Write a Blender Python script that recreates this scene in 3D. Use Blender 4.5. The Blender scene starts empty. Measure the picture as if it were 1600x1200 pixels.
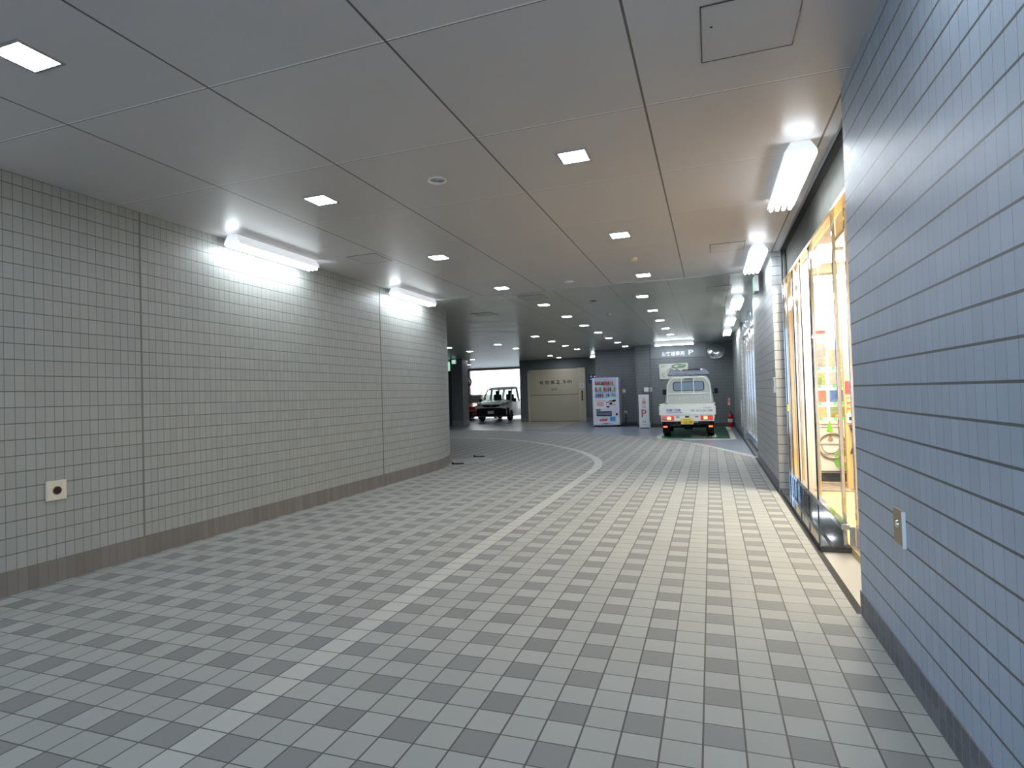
import bpy, bmesh, math, random
from mathutils import Matrix, Vector
random.seed(7)
PI = math.pi
COL = bpy.context.scene.collection
ZC = 3.065                      # ceiling height

# ------------------------------------------------------------------ materials
def new_mat(name):
    m = bpy.data.materials.new(name); m.use_nodes = True
    nt = m.node_tree
    b = nt.nodes['Principled BSDF']
    return m, nt, b
def L(nt, a, b): nt.links.new(a, b)
def math_node(nt, op, a, b=None, c=None):
    n = nt.nodes.new('ShaderNodeMath'); n.operation = op
    for i, v in enumerate((a, b, c)):
        if v is None: continue
        if isinstance(v, (int, float)): n.inputs[i].default_value = v
        else: L(nt, v, n.inputs[i])
    return n.outputs[0]
def mix_rgb(nt, fac, a, b):
    n = nt.nodes.new('ShaderNodeMix'); n.data_type = 'RGBA'
    for sock, v in ((n.inputs[0], fac), (n.inputs[6], a), (n.inputs[7], b)):
        if isinstance(v, (int, float)): sock.default_value = v
        elif isinstance(v, (tuple, list)): sock.default_value = (*v[:3], 1)
        else: L(nt, v, sock)
    return n.outputs[2]
def noise(nt, scale, detail=3.0, vec=None, rough=.55):
    n = nt.nodes.new('ShaderNodeTexNoise'); n.inputs['Scale'].default_value = scale
    n.inputs['Detail'].default_value = detail; n.inputs['Roughness'].default_value = rough
    if vec is None:
        t = nt.nodes.new('ShaderNodeTexCoord'); vec = t.outputs['Object']
    L(nt, vec, n.inputs['Vector'])
    return n.outputs['Fac']
def flat(name, col, rough=.5, metal=0.0, spec=.5, var=.06, nscale=9.0, bump=0.0, emit=None, estr=0.0, coat=0.0):
    m, nt, b = new_mat(name)
    f = noise(nt, nscale)
    lo = tuple(max(0, c * (1 - var)) for c in col); hi = tuple(min(1, c * (1 + var)) for c in col)
    L(nt, mix_rgb(nt, f, lo, hi), b.inputs['Base Color'])
    b.inputs['Roughness'].default_value = rough; b.inputs['Metallic'].default_value = metal
    b.inputs['Specular IOR Level'].default_value = spec
    b.inputs['Coat Weight'].default_value = coat
    if bump:
        bn = nt.nodes.new('ShaderNodeBump'); bn.inputs['Strength'].default_value = bump; bn.inputs['Distance'].default_value = .004
        L(nt, noise(nt, 60), bn.inputs['Height']); L(nt, bn.outputs[0], b.inputs['Normal'])
    if emit:
        b.inputs['Emission Color'].default_value = (*emit, 1); b.inputs['Emission Strength'].default_value = estr
    return m
def emitter(name, col, s):
    m = bpy.data.materials.new(name); m.use_nodes = True; nt = m.node_tree; nt.nodes.clear()
    o = nt.nodes.new('ShaderNodeOutputMaterial'); e = nt.nodes.new('ShaderNodeEmission')
    e.inputs[0].default_value = (*col, 1); e.inputs[1].default_value = s
    L(nt, e.outputs[0], o.inputs[0]); return m
def glass_mat(name, tint=(1, 1, 1), refl=.10, rough=.0):
    m = bpy.data.materials.new(name); m.use_nodes = True; nt = m.node_tree; nt.nodes.clear()
    o = nt.nodes.new('ShaderNodeOutputMaterial'); t = nt.nodes.new('ShaderNodeBsdfTransparent'); g = nt.nodes.new('ShaderNodeBsdfGlossy')
    mx = nt.nodes.new('ShaderNodeMixShader'); fr = nt.nodes.new('ShaderNodeFresnel'); fr.inputs[0].default_value = 1.2
    t.inputs[0].default_value = (*tint, 1); g.inputs['Roughness'].default_value = rough
    L(nt, math_node(nt, 'MINIMUM', math_node(nt, 'ADD', math_node(nt, 'MULTIPLY', fr.outputs[0], .35), refl * .3), .16), mx.inputs[0])
    L(nt, t.outputs[0], mx.inputs[1]); L(nt, g.outputs[0], mx.inputs[2]); L(nt, mx.outputs[0], o.inputs[0]); return m
def joint_mask(nt, coord, pitch, off, width):
    # 1 on the joint, 0 on the tile; also returns the cell number
    s = math_node(nt, 'DIVIDE', math_node(nt, 'SUBTRACT', coord, off - width / 2), pitch)
    cell = math_node(nt, 'FLOOR', s)
    fr = math_node(nt, 'FRACT', s)
    return math_node(nt, 'LESS_THAN', fr, width / pitch), cell
def tile_mat(name, pu, pv, ou, ov, ju, jv, col, jcolu, jcolv, var=.05, rough=.45, ribs=True, dirt=.12):
    m, nt, b = new_mat(name)
    uv = nt.nodes.new('ShaderNodeUVMap'); sp = nt.nodes.new('ShaderNodeSeparateXYZ'); L(nt, uv.outputs[0], sp.inputs[0])
    mu, cu = joint_mask(nt, sp.outputs[0], pu, ou, ju); mv, cv = joint_mask(nt, sp.outputs[1], pv, ov, jv)
    cmb = nt.nodes.new('ShaderNodeCombineXYZ'); L(nt, cu, cmb.inputs[0]); L(nt, cv, cmb.inputs[1])
    wn = nt.nodes.new('ShaderNodeTexWhiteNoise'); wn.noise_dimensions = '2D'; L(nt, cmb.outputs[0], wn.inputs['Vector'])
    lo = tuple(c * (1 - var) for c in col); hi = tuple(c * (1 + var) for c in col)
    c = mix_rgb(nt, wn.outputs[0], lo, hi)
    n = noise(nt, 1.1, 5, uv.outputs[0]); c = mix_rgb(nt, math_node(nt, 'MULTIPLY', n, dirt), c, tuple(x * .55 for x in col))
    c = mix_rgb(nt, mu, c, jcolu); c = mix_rgb(nt, mv, c, jcolv)
    L(nt, c, b.inputs['Base Color'])
    b.inputs['Roughness'].default_value = rough
    j = math_node(nt, 'MAXIMUM', math_node(nt, 'MULTIPLY', mu, .6), mv)
    h = math_node(nt, 'MULTIPLY', j, -1.0)
    if ribs:
        r = math_node(nt, 'SINE', math_node(nt, 'MULTIPLY', sp.outputs[0], 2 * PI / .0085))
        h = math_node(nt, 'ADD', h, math_node(nt, 'MULTIPLY', r, .06))
    bn = nt.nodes.new('ShaderNodeBump'); bn.inputs['Strength'].default_value = .55; bn.inputs['Distance'].default_value = .006
    L(nt, h, bn.inputs['Height']); L(nt, bn.outputs[0], b.inputs['Normal'])
    return m
def obj_xyz(nt):
    t = nt.nodes.new('ShaderNodeTexCoord'); s = nt.nodes.new('ShaderNodeSeparateXYZ'); L(nt, t.outputs['Object'], s.inputs[0]); return t.outputs['Object'], s
def paving_mat():
    m, nt, b = new_mat('paving'); vec, s = obj_xyz(nt)
    px, py, x0, y0 = .15042, .14884, .0773, 4.062
    mx, cx = joint_mask(nt, s.outputs[0], px, x0, .0075); my, cy = joint_mask(nt, s.outputs[1], py, y0, .006)
    oddx = math_node(nt, 'COMPARE', math_node(nt, 'FLOORED_MODULO', cx, 2), 1, .1)
    oddy = math_node(nt, 'COMPARE', math_node(nt, 'FLOORED_MODULO', cy, 2), 0, .1)
    dark = math_node(nt, 'MULTIPLY', oddx, oddy)
    white = math_node(nt, 'MULTIPLY', math_node(nt, 'COMPARE', cx, -14, .1), math_node(nt, 'LESS_THAN', s.outputs[1], 9.6))
    cmb = nt.nodes.new('ShaderNodeCombineXYZ'); L(nt, cx, cmb.inputs[0]); L(nt, cy, cmb.inputs[1])
    wn = nt.nodes.new('ShaderNodeTexWhiteNoise'); wn.noise_dimensions = '2D'; L(nt, cmb.outputs[0], wn.inputs['Vector'])
    c = mix_rgb(nt, wn.outputs[0], PAV_L[0], PAV_L[1])
    c = mix_rgb(nt, dark, c, mix_rgb(nt, wn.outputs[0], PAV_D[0], PAV_D[1]))
    c = mix_rgb(nt, white, c, PAV_W)
    n = noise(nt, .9, 5, vec); c = mix_rgb(nt, math_node(nt, 'MULTIPLY', n, .22), c, (.16, .15, .13))
    g = noise(nt, 420, 2, vec, .8); c = mix_rgb(nt, math_node(nt, 'MULTIPLY', math_node(nt, 'SUBTRACT', g, .45), .5), c, (.55, .55, .55))
    j = math_node(nt, 'MAXIMUM', mx, my)
    c = mix_rgb(nt, j, c, (.058, .055, .048))
    L(nt, c, b.inputs['Base Color']); b.inputs['Roughness'].default_value = .62; b.inputs['Specular IOR Level'].default_value = .35
    bn = nt.nodes.new('ShaderNodeBump'); bn.inputs['Strength'].default_value = .6; bn.inputs['Distance'].default_value = .005
    L(nt, math_node(nt, 'ADD', math_node(nt, 'MULTIPLY', j, -1), math_node(nt, 'MULTIPLY', g, .12)), bn.inputs['Height']); L(nt, bn.outputs[0], b.inputs['Normal'])
    return m
def ceiling_mat(name, px, x0, wx, py, y0, wy, col, seam, seamy, rough, wav):
    m, nt, b = new_mat(name); vec, s = obj_xyz(nt)
    mx, cx = joint_mask(nt, s.outputs[0], px, x0, wx); my, cy = joint_mask(nt, s.outputs[1], py, y0, wy)
    cmb = nt.nodes.new('ShaderNodeCombineXYZ'); L(nt, cx, cmb.inputs[0]); L(nt, cy, cmb.inputs[1])
    wn = nt.nodes.new('ShaderNodeTexWhiteNoise'); wn.noise_dimensions = '2D'; L(nt, cmb.outputs[0], wn.inputs['Vector'])
    c = mix_rgb(nt, wn.outputs[0], tuple(x * .97 for x in col), tuple(x * 1.03 for x in col))
    n = noise(nt, 1.6, 5, vec); c = mix_rgb(nt, math_node(nt, 'MULTIPLY', n, .15), c, tuple(x * .7 for x in col))
    if name == 'ceiling_panels':
        md, _ = joint_mask(nt, s.outputs[1], py, y0 + .008, .005); c = mix_rgb(nt, md, c, (.05, .05, .05))
    c = mix_rgb(nt, my, c, seamy); c = mix_rgb(nt, mx, c, seam)
    L(nt, c, b.inputs['Base Color']); b.inputs['Roughness'].default_value = rough; b.inputs['Specular IOR Level'].default_value = .6 if name == 'ceiling_panels' else .4
    h = math_node(nt, 'MULTIPLY', noise(nt, 1.3, 2, vec), wav)
    j = mx
    bn = nt.nodes.new('ShaderNodeBump'); bn.inputs['Strength'].default_value = .5; bn.inputs['Distance'].default_value = .006
    L(nt, math_node(nt, 'SUBTRACT', h, j), bn.inputs['Height']); L(nt, bn.outputs[0], b.inputs['Normal'])
    return m

PAV_L = ((.248, .252, .232), (.288, .292, .272)); PAV_D = ((.137, .138, .133), (.165, .166, .16)); PAV_W = (.365, .367, .335)
M = {}
M['paving'] = paving_mat()
M['ceil_near'] = ceiling_mat('ceiling_panels', 1.1175, -3.672, .013, 1.138, 2.43, .009, (.53, .515, .52), (.07, .06, .05), (.80, .80, .82), .36, .15)  # bright cross-seam colour is a highlight painted beside the dark joint line
M['ceil_far'] = ceiling_mat('ceiling_panels_far', .93, -2.45, .009, .93, 9.28, .004, (.46, .475, .43), (.11, .11, .10), (.22, .22, .20), .30, 4.5)
M['tile_left'] = tile_mat('wall_tile', .0668, .1172, 2.719, .171, .0045, .0075, (.275, .287, .268), (.12, .125, .115), (.105, .098, .085))
M['tile_right'] = tile_mat('wall_tile_blue_daylit', .0700, .1193, 1.904, .485, .0030, .0095, (.35, .42, .51), (.23, .20, .21), (.075, .08, .075))  # blue cast of the daylight is put into this tile colour
M['tile_pier'] = tile_mat('wall_tile_pier', .0700, .1193, 1.904, .485, .0030, .0080, (.335, .355, .355), (.20, .21, .21), (.085, .085, .08))
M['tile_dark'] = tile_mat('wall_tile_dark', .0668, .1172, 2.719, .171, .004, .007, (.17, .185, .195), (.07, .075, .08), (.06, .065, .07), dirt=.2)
M['skirt'] = tile_mat('skirt_tile', .0668, .40, 2.719, -.1, .004, .003, (.155, .14, .125), (.10, .09, .08), (.10, .09, .08), var=.12, rough=.6, ribs=False, dirt=.4)
M['skirt_dark'] = tile_mat('skirt_mosaic', .070, .070, 1.904, .005, .005, .006, (.125, .13, .15), (.24, .24, .25), (.15, .15, .16), var=.25, rough=.5, ribs=False, dirt=.3)
M['grey_wall'] = flat('grey_painted_wall', (.135, .15, .15), .6, var=.1, nscale=2.5)
M['band'] = flat('grey_sign_band', (.21, .23, .25), .5)
M['concrete'] = flat('grey_sealed_floor', (.20, .23, .27), .3, var=.12, nscale=1.5, spec=.6)
M['granite_floor'] = flat('beige_granite', (.29, .275, .23), .45, var=.16, nscale=260)
M['granite_black'] = flat('polished_black_granite', (.028, .032, .032), .05, spec=.8, var=.4, nscale=200)
M['granite_rough'] = flat('dark_granite_edge', (.07, .068, .06), .7, var=.4, nscale=160)
M['granite_grey'] = flat('grey_flamed_granite', (.075, .075, .066), .75, spec=.15, var=.35, nscale=14)
M['gap'] = flat('dark_gap', (.03, .028, .025), .9)
M['green_paint'] = flat('green_floor_paint', (.022, .125, .06), .3, var=.15)
M['line'] = flat('pale_floor_line', (.50, .50, .46), .5, var=.12)
M['line_white'] = flat('pale_paint_line', (.62, .61, .55), .5, var=.12)
M['line_tile'] = flat('pale_tile_strip', PAV_W, .55, var=.08, nscale=7)
M['line_tile_grey'] = flat('grey_tile_strip', (.36, .36, .335), .55, var=.08, nscale=7)
M['stripe'] = flat('yellowish_floor_stripe', (.66, .64, .44), .45)
M['brass_line'] = flat('polished_brass', (.75, .58, .30), .25, metal=1.0, var=.03)
M['joint_seal'] = flat('wall_joint_seal', (.15, .145, .125), .7)
M['skirt_grey'] = flat('grey_skirting', (.22, .23, .22), .6)
M['lid'] = flat('manhole_lid', (.25, .26, .235), .6, var=.2)
M['steel'] = flat('brushed_steel', (.62, .62, .62), .22, metal=1.0, var=.04, nscale=40)
M['mirror_steel'] = flat('mirror_steel', (.82, .83, .84), .05, metal=1.0, var=.02)
M['convex_mirror'] = flat('convex_mirror', (.86, .9, .95), .14, metal=1.0, var=.02)
M['dark_steel'] = flat('dark_bronze_steel', (.10, .09, .09), .2, metal=1.0)
M['white_enamel'] = flat('white_enamel', (.80, .80, .79), .35, var=.02)
M['white_plastic'] = flat('white_plastic', (.72, .72, .69), .45, var=.03)
M['cream'] = flat('cream_plastic', (.60, .55, .42), .5, var=.05)
M['brass'] = flat('dull_bronze_plate', (.26, .20, .12), .4, metal=.5)
M['black'] = flat('black_plastic', (.012, .012, .013), .55, spec=.25)
M['rubber'] = flat('tyre_rubber', (.007, .007, .007), .85, spec=.15)
M['fixture_white_glow'] = flat('fixture_white_glow', (.85, .86, .88), .4, var=.02, emit=(.85, .93, 1), estr=.45)  # bounced tube light put in as a faint glow of the housings
M['tube'] = emitter('lit_tube', (.86, .94, 1.0), 33)
M['lens'] = emitter('lit_lens', (.84, .88, 1.0), 75)
M['lens_far'] = M['lens']
M['shop_lamp'] = emitter('warm_shop_lamp', (1.0, .83, .58), 26)
M['shop_fill_lamp'] = emitter('added_shop_fill', (1.0, .94, .80), 150)  # for the two added lamps around the drinks machine
M['shop_lamp_far'] = emitter('shop_lamp_far', (1.0, .97, .93), 26)
M['shop_wall'] = flat('cream_shop_wall', (.86, .80, .66), .6, var=.03)
M['shop_white'] = flat('white_shop_wall', (.88, .86, .80), .6, var=.02)
M['shop_ceiling'] = flat('shop_ceiling', (.85, .78, .62), .6, var=.02)
M['orange_wood'] = flat('light_orange_wood', (.72, .47, .22), .45, var=.08, nscale=5)
M['floor_wood'] = flat('yellow_wood_floor', (.62, .43, .18), .35, var=.12, nscale=4)
M['mat'] = flat('brown_mat', (.20, .16, .12), .9, var=.2, nscale=60)
M['glass'] = glass_mat('clear_glass')
M['vend_glass'] = glass_mat('vending_window', (.97, .98, 1), .06)
M['car_glass'] = flat('car_glass', (.10, .13, .13), .05, spec=.9, var=.2)
M['truck_glass'] = flat('tinted_rear_glass', (.09, .105, .10), .08, spec=.8, var=.2)
M['van_glass'] = glass_mat('van_glass', (.72, .80, .80), .3)
M['white_paint'] = flat('white_car_paint', (.84, .85, .80), .3, coat=.5, var=.02)
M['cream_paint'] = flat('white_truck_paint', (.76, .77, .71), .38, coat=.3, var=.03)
M['cab_shade_paint'] = flat('shaded_cab_paint', (.47, .48, .43), .4, coat=.3, var=.03)  # truck paint darkened: shade on cab and bulkhead put into the colour
M['red_paint'] = flat('red_car_paint', (.30, .02, .02), .25, coat=.8, var=.05)
M['lamp_red'] = flat('red_lamp', (.45, .03, .02), .2, emit=(1, .06, .03), estr=.25)
M['reflector_glow'] = flat('glowing_red_reflector', (.8, .08, .03), .2, emit=(1, .10, .04), estr=3.5)  # truck reflectors, no lamps: their lit look is put in as emission
M['lamp_bright'] = flat('bright_red_lamp', (.9, .2, .1), .2, emit=(1, .30, .12), estr=3)
M['lamp_clear'] = flat('clear_lamp', (.30, .30, .29), .12, spec=.9)
M['yellow_plate'] = flat('yellow_plate', (.78, .58, .06), .5, var=.03)
M['plate_green'] = flat('dark_plate_print', (.03, .06, .03), .6)
M['blue_print'] = flat('blue_print', (.06, .09, .42), .5)
M['grey_print'] = flat('grey_blue_print', (.17, .20, .30), .5)
M['white_print'] = flat('white_print', (.85, .86, .86), .5, emit=(.9, .95, 1), estr=.15)
M['black_print'] = flat('black_print', (.02, .02, .02), .6)
M['brown_print'] = flat('faded_print', (.22, .19, .13), .7)
M['olive_print'] = flat('dark_olive_print', (.13, .15, .11), .6)
M['red_print'] = flat('red_print', (.55, .05, .05), .5)
M['pink_print'] = flat('pale_red_print', (.60, .18, .18), .6)
M['orange'] = flat('orange_sign', (.62, .18, .03), .6)
M['blue_sign'] = flat('blue_sign', (.02, .06, .22), .45)
M['board'] = flat('cream_sign_board', (.60, .60, .52), .55, var=.03)
M['beige_steel'] = flat('beige_painted_steel', (.56, .50, .37), .5, var=.1, nscale=1.4)
M['beige_frame'] = flat('beige_frame_steel', (.62, .57, .43), .45, var=.06)
M['vend_white'] = flat('vending_white', (.70, .72, .82), .4, var=.02)
M['vend_inside'] = flat('vending_display_back', (.50, .58, .75), .5, emit=(.72, .8, 1), estr=.10)
M['tarp'] = flat('blue_grey_tarp', (.23, .25, .31), .8, var=.3, nscale=9, bump=.6)
M['hose'] = flat('green_hose', (.05, .22, .07), .5)
M['ext_red'] = flat('extinguisher_red', (.48, .015, .015), .25)
M['leaf'] = flat('leaf_green', (.10, .20, .05), .6, var=.5, nscale=12)
M['ground'] = flat('pale_concrete_ground', (.55, .55, .53), .8)
M['sticker_yellow'] = flat('yellow_sticker', (.8, .55, .05), .5)
M['green_button'] = flat('lit_green_button', (.05, .5, .15), .3, emit=(.1, .9, .35), estr=.5)
M['lime'] = flat('lime_green_disc', (.24, .62, .05), .5)
M['taupe_print'] = flat('taupe_print', (.33, .29, .23), .6)
M['machine_white'] = flat('cream_machine', (.88, .88, .82), .45, var=.02)
M['exit_green'] = flat('lit_exit_panel', (.3, .6, .42), .4, emit=(.6, 1, .8), estr=.6)
def pic(name, col): return flat(name, col, .5, var=.5, nscale=22)
PICS = [pic('photo_print_blue', (.08, .16, .42)), pic('photo_print_tan', (.5, .36, .16)), pic('photo_print_rose', (.55, .30, .24)), pic('photo_print_green', (.22, .27, .10)),
        pic('photo_print_brown', (.40, .22, .12)), pic('photo_print_grey', (.36, .36, .33)), pic('photo_print_red', (.55, .14, .08)), pic('photo_print_dun', (.46, .40, .30))]

# ------------------------------------------------------------------ mesh helpers
class MB:
    def __init__(s): s.bm = bmesh.new()
    def box(s, x0, x1, y0, y1, z0, z1, bev=0.0, seg=2):
        r = bmesh.ops.create_cube(s.bm, size=1.0)
        for v in r['verts']:
            v.co = Vector(((x0 + x1) / 2 + v.co.x * (x1 - x0), (y0 + y1) / 2 + v.co.y * (y1 - y0), (z0 + z1) / 2 + v.co.z * (z1 - z0)))
        if bev:
            es = list({e for v in r['verts'] for e in v.link_edges})
            bmesh.ops.bevel(s.bm, geom=es, offset=bev, segments=seg, affect='EDGES', profile=.5)
        return s
    def cyl(s, p0, p1, r0, r1=None, seg=16, caps=True):
        p0, p1 = Vector(p0), Vector(p1); d = p1 - p0
        r1 = r0 if r1 is None else r1
        mtx = Matrix.Translation((p0 + p1) / 2) @ d.to_track_quat('Z', 'Y').to_matrix().to_4x4()
        bmesh.ops.create_cone(s.bm, cap_ends=caps, segments=seg, radius1=r0, radius2=r1, depth=d.length, matrix=mtx)
        return s
    def tube(s, pts, r, seg=10, closed=False):
        pts = [Vector(p) for p in pts]; n = len(pts); rings = []
        up = Vector((0, 0, 1))
        for i, p in enumerate(pts):
            a = pts[(i - 1) % n] if (closed or i > 0) else p; b = pts[(i + 1) % n] if (closed or i < n - 1) else p
            d = (b - a).normalized()
            u = d.cross(up)
            if u.length < 1e-3: u = d.cross(Vector((0, 1, 0)))
            u.normalize(); w = d.cross(u).normalized()
            rings.append([s.bm.verts.new(p + (u * math.cos(t) + w * math.sin(t)) * r) for t in [2 * PI * k / seg for k in range(seg)]])
        for i in range(n if closed else n - 1):
            A, B = rings[i], rings[(i + 1) % n]
            for k in range(seg): s.bm.faces.new((A[k], A[(k + 1) % seg], B[(k + 1) % seg], B[k]))
        if not closed:
            s.bm.faces.new(rings[0][::-1]); s.bm.faces.new(rings[-1])
        return s
    def lathe(s, prof, axis='Z', c=(0, 0, 0), seg=24):
        c = Vector(c); rings = []
        for r, h in prof:
            ring = []
            for k in range(seg):
                t = 2 * PI * k / seg; a, b = r * math.cos(t), r * math.sin(t)
                v = {'Z': (a, b, h), 'Y': (a, h, b), 'X': (h, a, b)}[axis]
                ring.append(s.bm.verts.new(c + Vector(v)))
            rings.append(ring)
        for A, B in zip(rings, rings[1:]):
            for k in range(seg): s.bm.faces.new((A[k], A[(k + 1) % seg], B[(k + 1) % seg], B[k]))
        s.bm.faces.new(rings[0][::-1]); s.bm.faces.new(rings[-1])
        return s
    def loft(s, rings, caps=True, closed=True):
        R = [[s.bm.verts.new(p) for p in r] for r in rings]
        for A, B in zip(R, R[1:]):
            n = len(A)
            for k in range(n if closed else n - 1): s.bm.faces.new((A[k], A[(k + 1) % n], B[(k + 1) % n], B[k]))
        if caps: s.bm.faces.new(R[0][::-1]); s.bm.faces.new(R[-1])
        return s
    def prism(s, prof, axis, a, b, bev=0.0):
        def P(u, v, t): return {'X': (t, u, v), 'Y': (u, t, v), 'Z': (u, v, t)}[axis]
        n0 = set(s.bm.edges)
        s.loft([[P(u, v, a) for u, v in prof], [P(u, v, b) for u, v in prof]])
        if bev:
            bmesh.ops.recalc_face_normals(s.bm, faces=s.bm.faces)
            bmesh.ops.bevel(s.bm, geom=[e for e in s.bm.edges if e not in n0], offset=bev, segments=2, affect='EDGES')
        return s
    def poly(s, pts):
        s.bm.faces.new([s.bm.verts.new(p) for p in pts]); return s
    def build(s, name, mat, parent=None, smooth=False, fix=True):
        if fix: bmesh.ops.recalc_face_normals(s.bm, faces=s.bm.faces)
        me = bpy.data.meshes.new(name); s.bm.to_mesh(me); s.bm.free()
        me.materials.append(M[mat] if isinstance(mat, str) else mat)
        if smooth:
            for p in me.polygons: p.use_smooth = True
            me.set_sharp_from_angle(angle=math.radians(40))
        o = bpy.data.objects.new(name, me); COL.objects.link(o)
        if parent: o.parent = parent
        return o
def grid_uv(name, rings, uvs, mat, parent=None):
    # rings: rows of points, uvs: rows of (u,v); open strip mesh with a UV map in metres
    bm = bmesh.new(); uvl = bm.loops.layers.uv.new('UVMap')
    V = [[bm.verts.new(p) for p in r] for r in rings]
    for i in range(len(V) - 1):
        for k in range(len(V[0]) - 1):
            f = bm.faces.new((V[i][k], V[i][k + 1], V[i + 1][k + 1], V[i + 1][k]))
            for l, (a, b) in zip(f.loops, ((i, k), (i, k + 1), (i + 1, k + 1), (i + 1, k))): l[uvl].uv = uvs[a][b]
    me = bpy.data.meshes.new(name); bm.to_mesh(me); bm.free(); me.materials.append(M[mat])
    o = bpy.data.objects.new(name, me); COL.objects.link(o)
    if parent: o.parent = parent
    return o
def wall_path(name, pts, z0, z1, mat, u0=0.0, close=None):
    # vertical wall skin along a floor path, u = running length, v = height (solid: front + back + ends when close = thickness vector)
    u = [u0]
    for a, b in zip(pts, pts[1:]): u.append(u[-1] + math.hypot(b[0] - a[0], b[1] - a[1]))
    rings = [[(p[0], p[1], z0) for p in pts], [(p[0], p[1], z1) for p in pts]]
    return struct(grid_uv(name, rings, [[(x, z0) for x in u], [(x, z1) for x in u]], mat))
def block(name, x0, x1, y0, y1, z0, z1, mat, uoff=0.0, parent=None):
    # box whose faces carry UVs in metres: u = y on x-faces, x on y-faces; v = z
    bm = bmesh.new(); uvl = bm.loops.layers.uv.new('UVMap'); bmesh.ops.create_cube(bm, size=1.0)
    for v in bm.verts: v.co = Vector(((x0 + x1) / 2 + v.co.x * (x1 - x0), (y0 + y1) / 2 + v.co.y * (y1 - y0), (z0 + z1) / 2 + v.co.z * (z1 - z0)))
    bm.normal_update()
    for f in bm.faces:
        n = f.normal
        for l in f.loops:
            c = l.vert.co
            l[uvl].uv = (c.y + uoff, c.z) if abs(n.x) > .5 else ((c.x + uoff, c.z) if abs(n.y) > .5 else (c.x, c.y))
    me = bpy.data.meshes.new(name); bm.to_mesh(me); bm.free(); me.materials.append(M[mat])
    o = bpy.data.objects.new(name, me); COL.objects.link(o)
    if parent: o.parent = parent
    return o
def struct(o): o['kind'] = 'structure'; return o
def tag(o, label, cat, group=None):
    o['label'] = label; o['category'] = cat
    if group: o['group'] = group
    return o
def thing(name, label, cat, loc=(0, 0, 0), rz=0.0, group=None):
    o = bpy.data.objects.new(name, None); COL.objects.link(o); o.location = loc; o.rotation_euler = (0, 0, rz)
    o.empty_display_size = .1
    return tag(o, label, cat, group)
def kids(o): return [c for c in COL.objects if c.parent == o]
def copy_tree(o, parent=None):
    c = o.copy(); COL.objects.link(c); c.parent = parent
    for ch in kids(o): copy_tree(ch, c)
    return c
def text(name, s, x0, x1, z0, z1, y, mat, parent=None, bold=.0, face='-Y', depth=.002):
    # lettering fitted to a box; face '-Y': reads along +x on a surface looking towards -y; 'Z': lying on the floor; '-X' on a surface looking to -x
    cu = bpy.data.curves.new(name, 'FONT'); cu.body = s; cu.size = 1; cu.extrude = 0; cu.offset = bold; cu.resolution_u = 3
    ob = bpy.data.objects.new(name, cu); COL.objects.link(ob)
    dg = bpy.context.evaluated_depsgraph_get(); dg.update()
    me = bpy.data.meshes.new_from_object(ob.evaluated_get(dg)); bpy.data.objects.remove(ob)
    xs = [v.co.x for v in me.vertices]; ys = [v.co.y for v in me.vertices]
    ax, bx, ay, by = min(xs), max(xs), min(ys), max(ys)
    for v in me.vertices:
        a = x0 + (v.co.x - ax) / max(bx - ax, 1e-6) * (x1 - x0); b = z0 + (v.co.y - ay) / max(by - ay, 1e-6) * (z1 - z0)
        v.co = {'-Y': (a, y, b), 'Z': (a, b, y), '-X': (y, -a, b)}[face]
    me.materials.clear(); me.materials.append(M[mat] if isinstance(mat, str) else mat); me.name = name
    o = bpy.data.objects.new(name, me); COL.objects.link(o)
    if parent: o.parent = parent
    return o

# ------------------------------------------------------------------ setting: floor
YB = -2.6                      # open end behind the viewpoint
def lerp(a, b, t): return a + (b - a) * t
def smooth_curve(pts, n=6):
    out = []
    for i in range(len(pts) - 1):
        p0 = pts[max(i - 1, 0)]; p1 = pts[i]; p2 = pts[i + 1]; p3 = pts[min(i + 2, len(pts) - 1)]
        for k in range(n):
            t = k / n
            out.append(tuple(.5 * ((2 * p1[j]) + (-p0[j] + p2[j]) * t + (2 * p0[j] - 5 * p1[j] + 4 * p2[j] - p3[j]) * t * t + (-p0[j] + 3 * p1[j] - 3 * p2[j] + p3[j]) * t ** 3) for j in (0, 1)))
    out.append(pts[-1]); return out
outer = smooth_curve([(.79, 11.95), (.45, 12.9), (-.2, 14.55), (-.85, 15.75), (-2.06, 17.4), (-4.3, 18.95), (-7.15, 20.45), (-10.4, 21.5), (-14.5, 22.6), (-19, 23.4)])
struct(MB().box(-19.4, 3.4, YB, 33.2, -.25, -.004).build('floor', 'concrete'))
pav = [(.79, YB), *outer, (-19, 12.0), (-9, 12.0), (-5.2, 9), (-5.2, YB)]
bm = MB(); bm.loft([[(x, y, -.004) for x, y in pav], [(x, y, 0) for x, y in pav]])
struct(bm.build('floor_paving', 'paving'))
def strip(name, path, w, mat, z=.002):
    L_, R_ = [], []
    for i, p in enumerate(path):
        a = path[max(i - 1, 0)]; b = path[min(i + 1, len(path) - 1)]
        dx, dy = b[0] - a[0], b[1] - a[1]; d = math.hypot(dx, dy); nx, ny = -dy / d, dx / d
        L_.append((p[0] + nx * w / 2, p[1] + ny * w / 2, z)); R_.append((p[0] - nx * w / 2, p[1] - ny * w / 2, z))
    m = MB()
    vl = [m.bm.verts.new(p) for p in L_]; vr = [m.bm.verts.new(p) for p in R_]
    for i in range(len(path) - 1): m.bm.faces.new((vl[i], vr[i], vr[i + 1], vl[i + 1]))
    return struct(m.build(name, mat))
strip('floor_border_strip', outer, .11, 'line_tile_grey')
inner = smooth_curve([(-1.953, 9.5), (-1.97, 10.2), (-2.12, 11.15), (-2.5, 12.2), (-3.12, 13.4), (-4.1, 14.75), (-5.35, 16.1), (-6.6, 16.95), (-8.3, 17.4), (-10.5, 17.6)])
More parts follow.
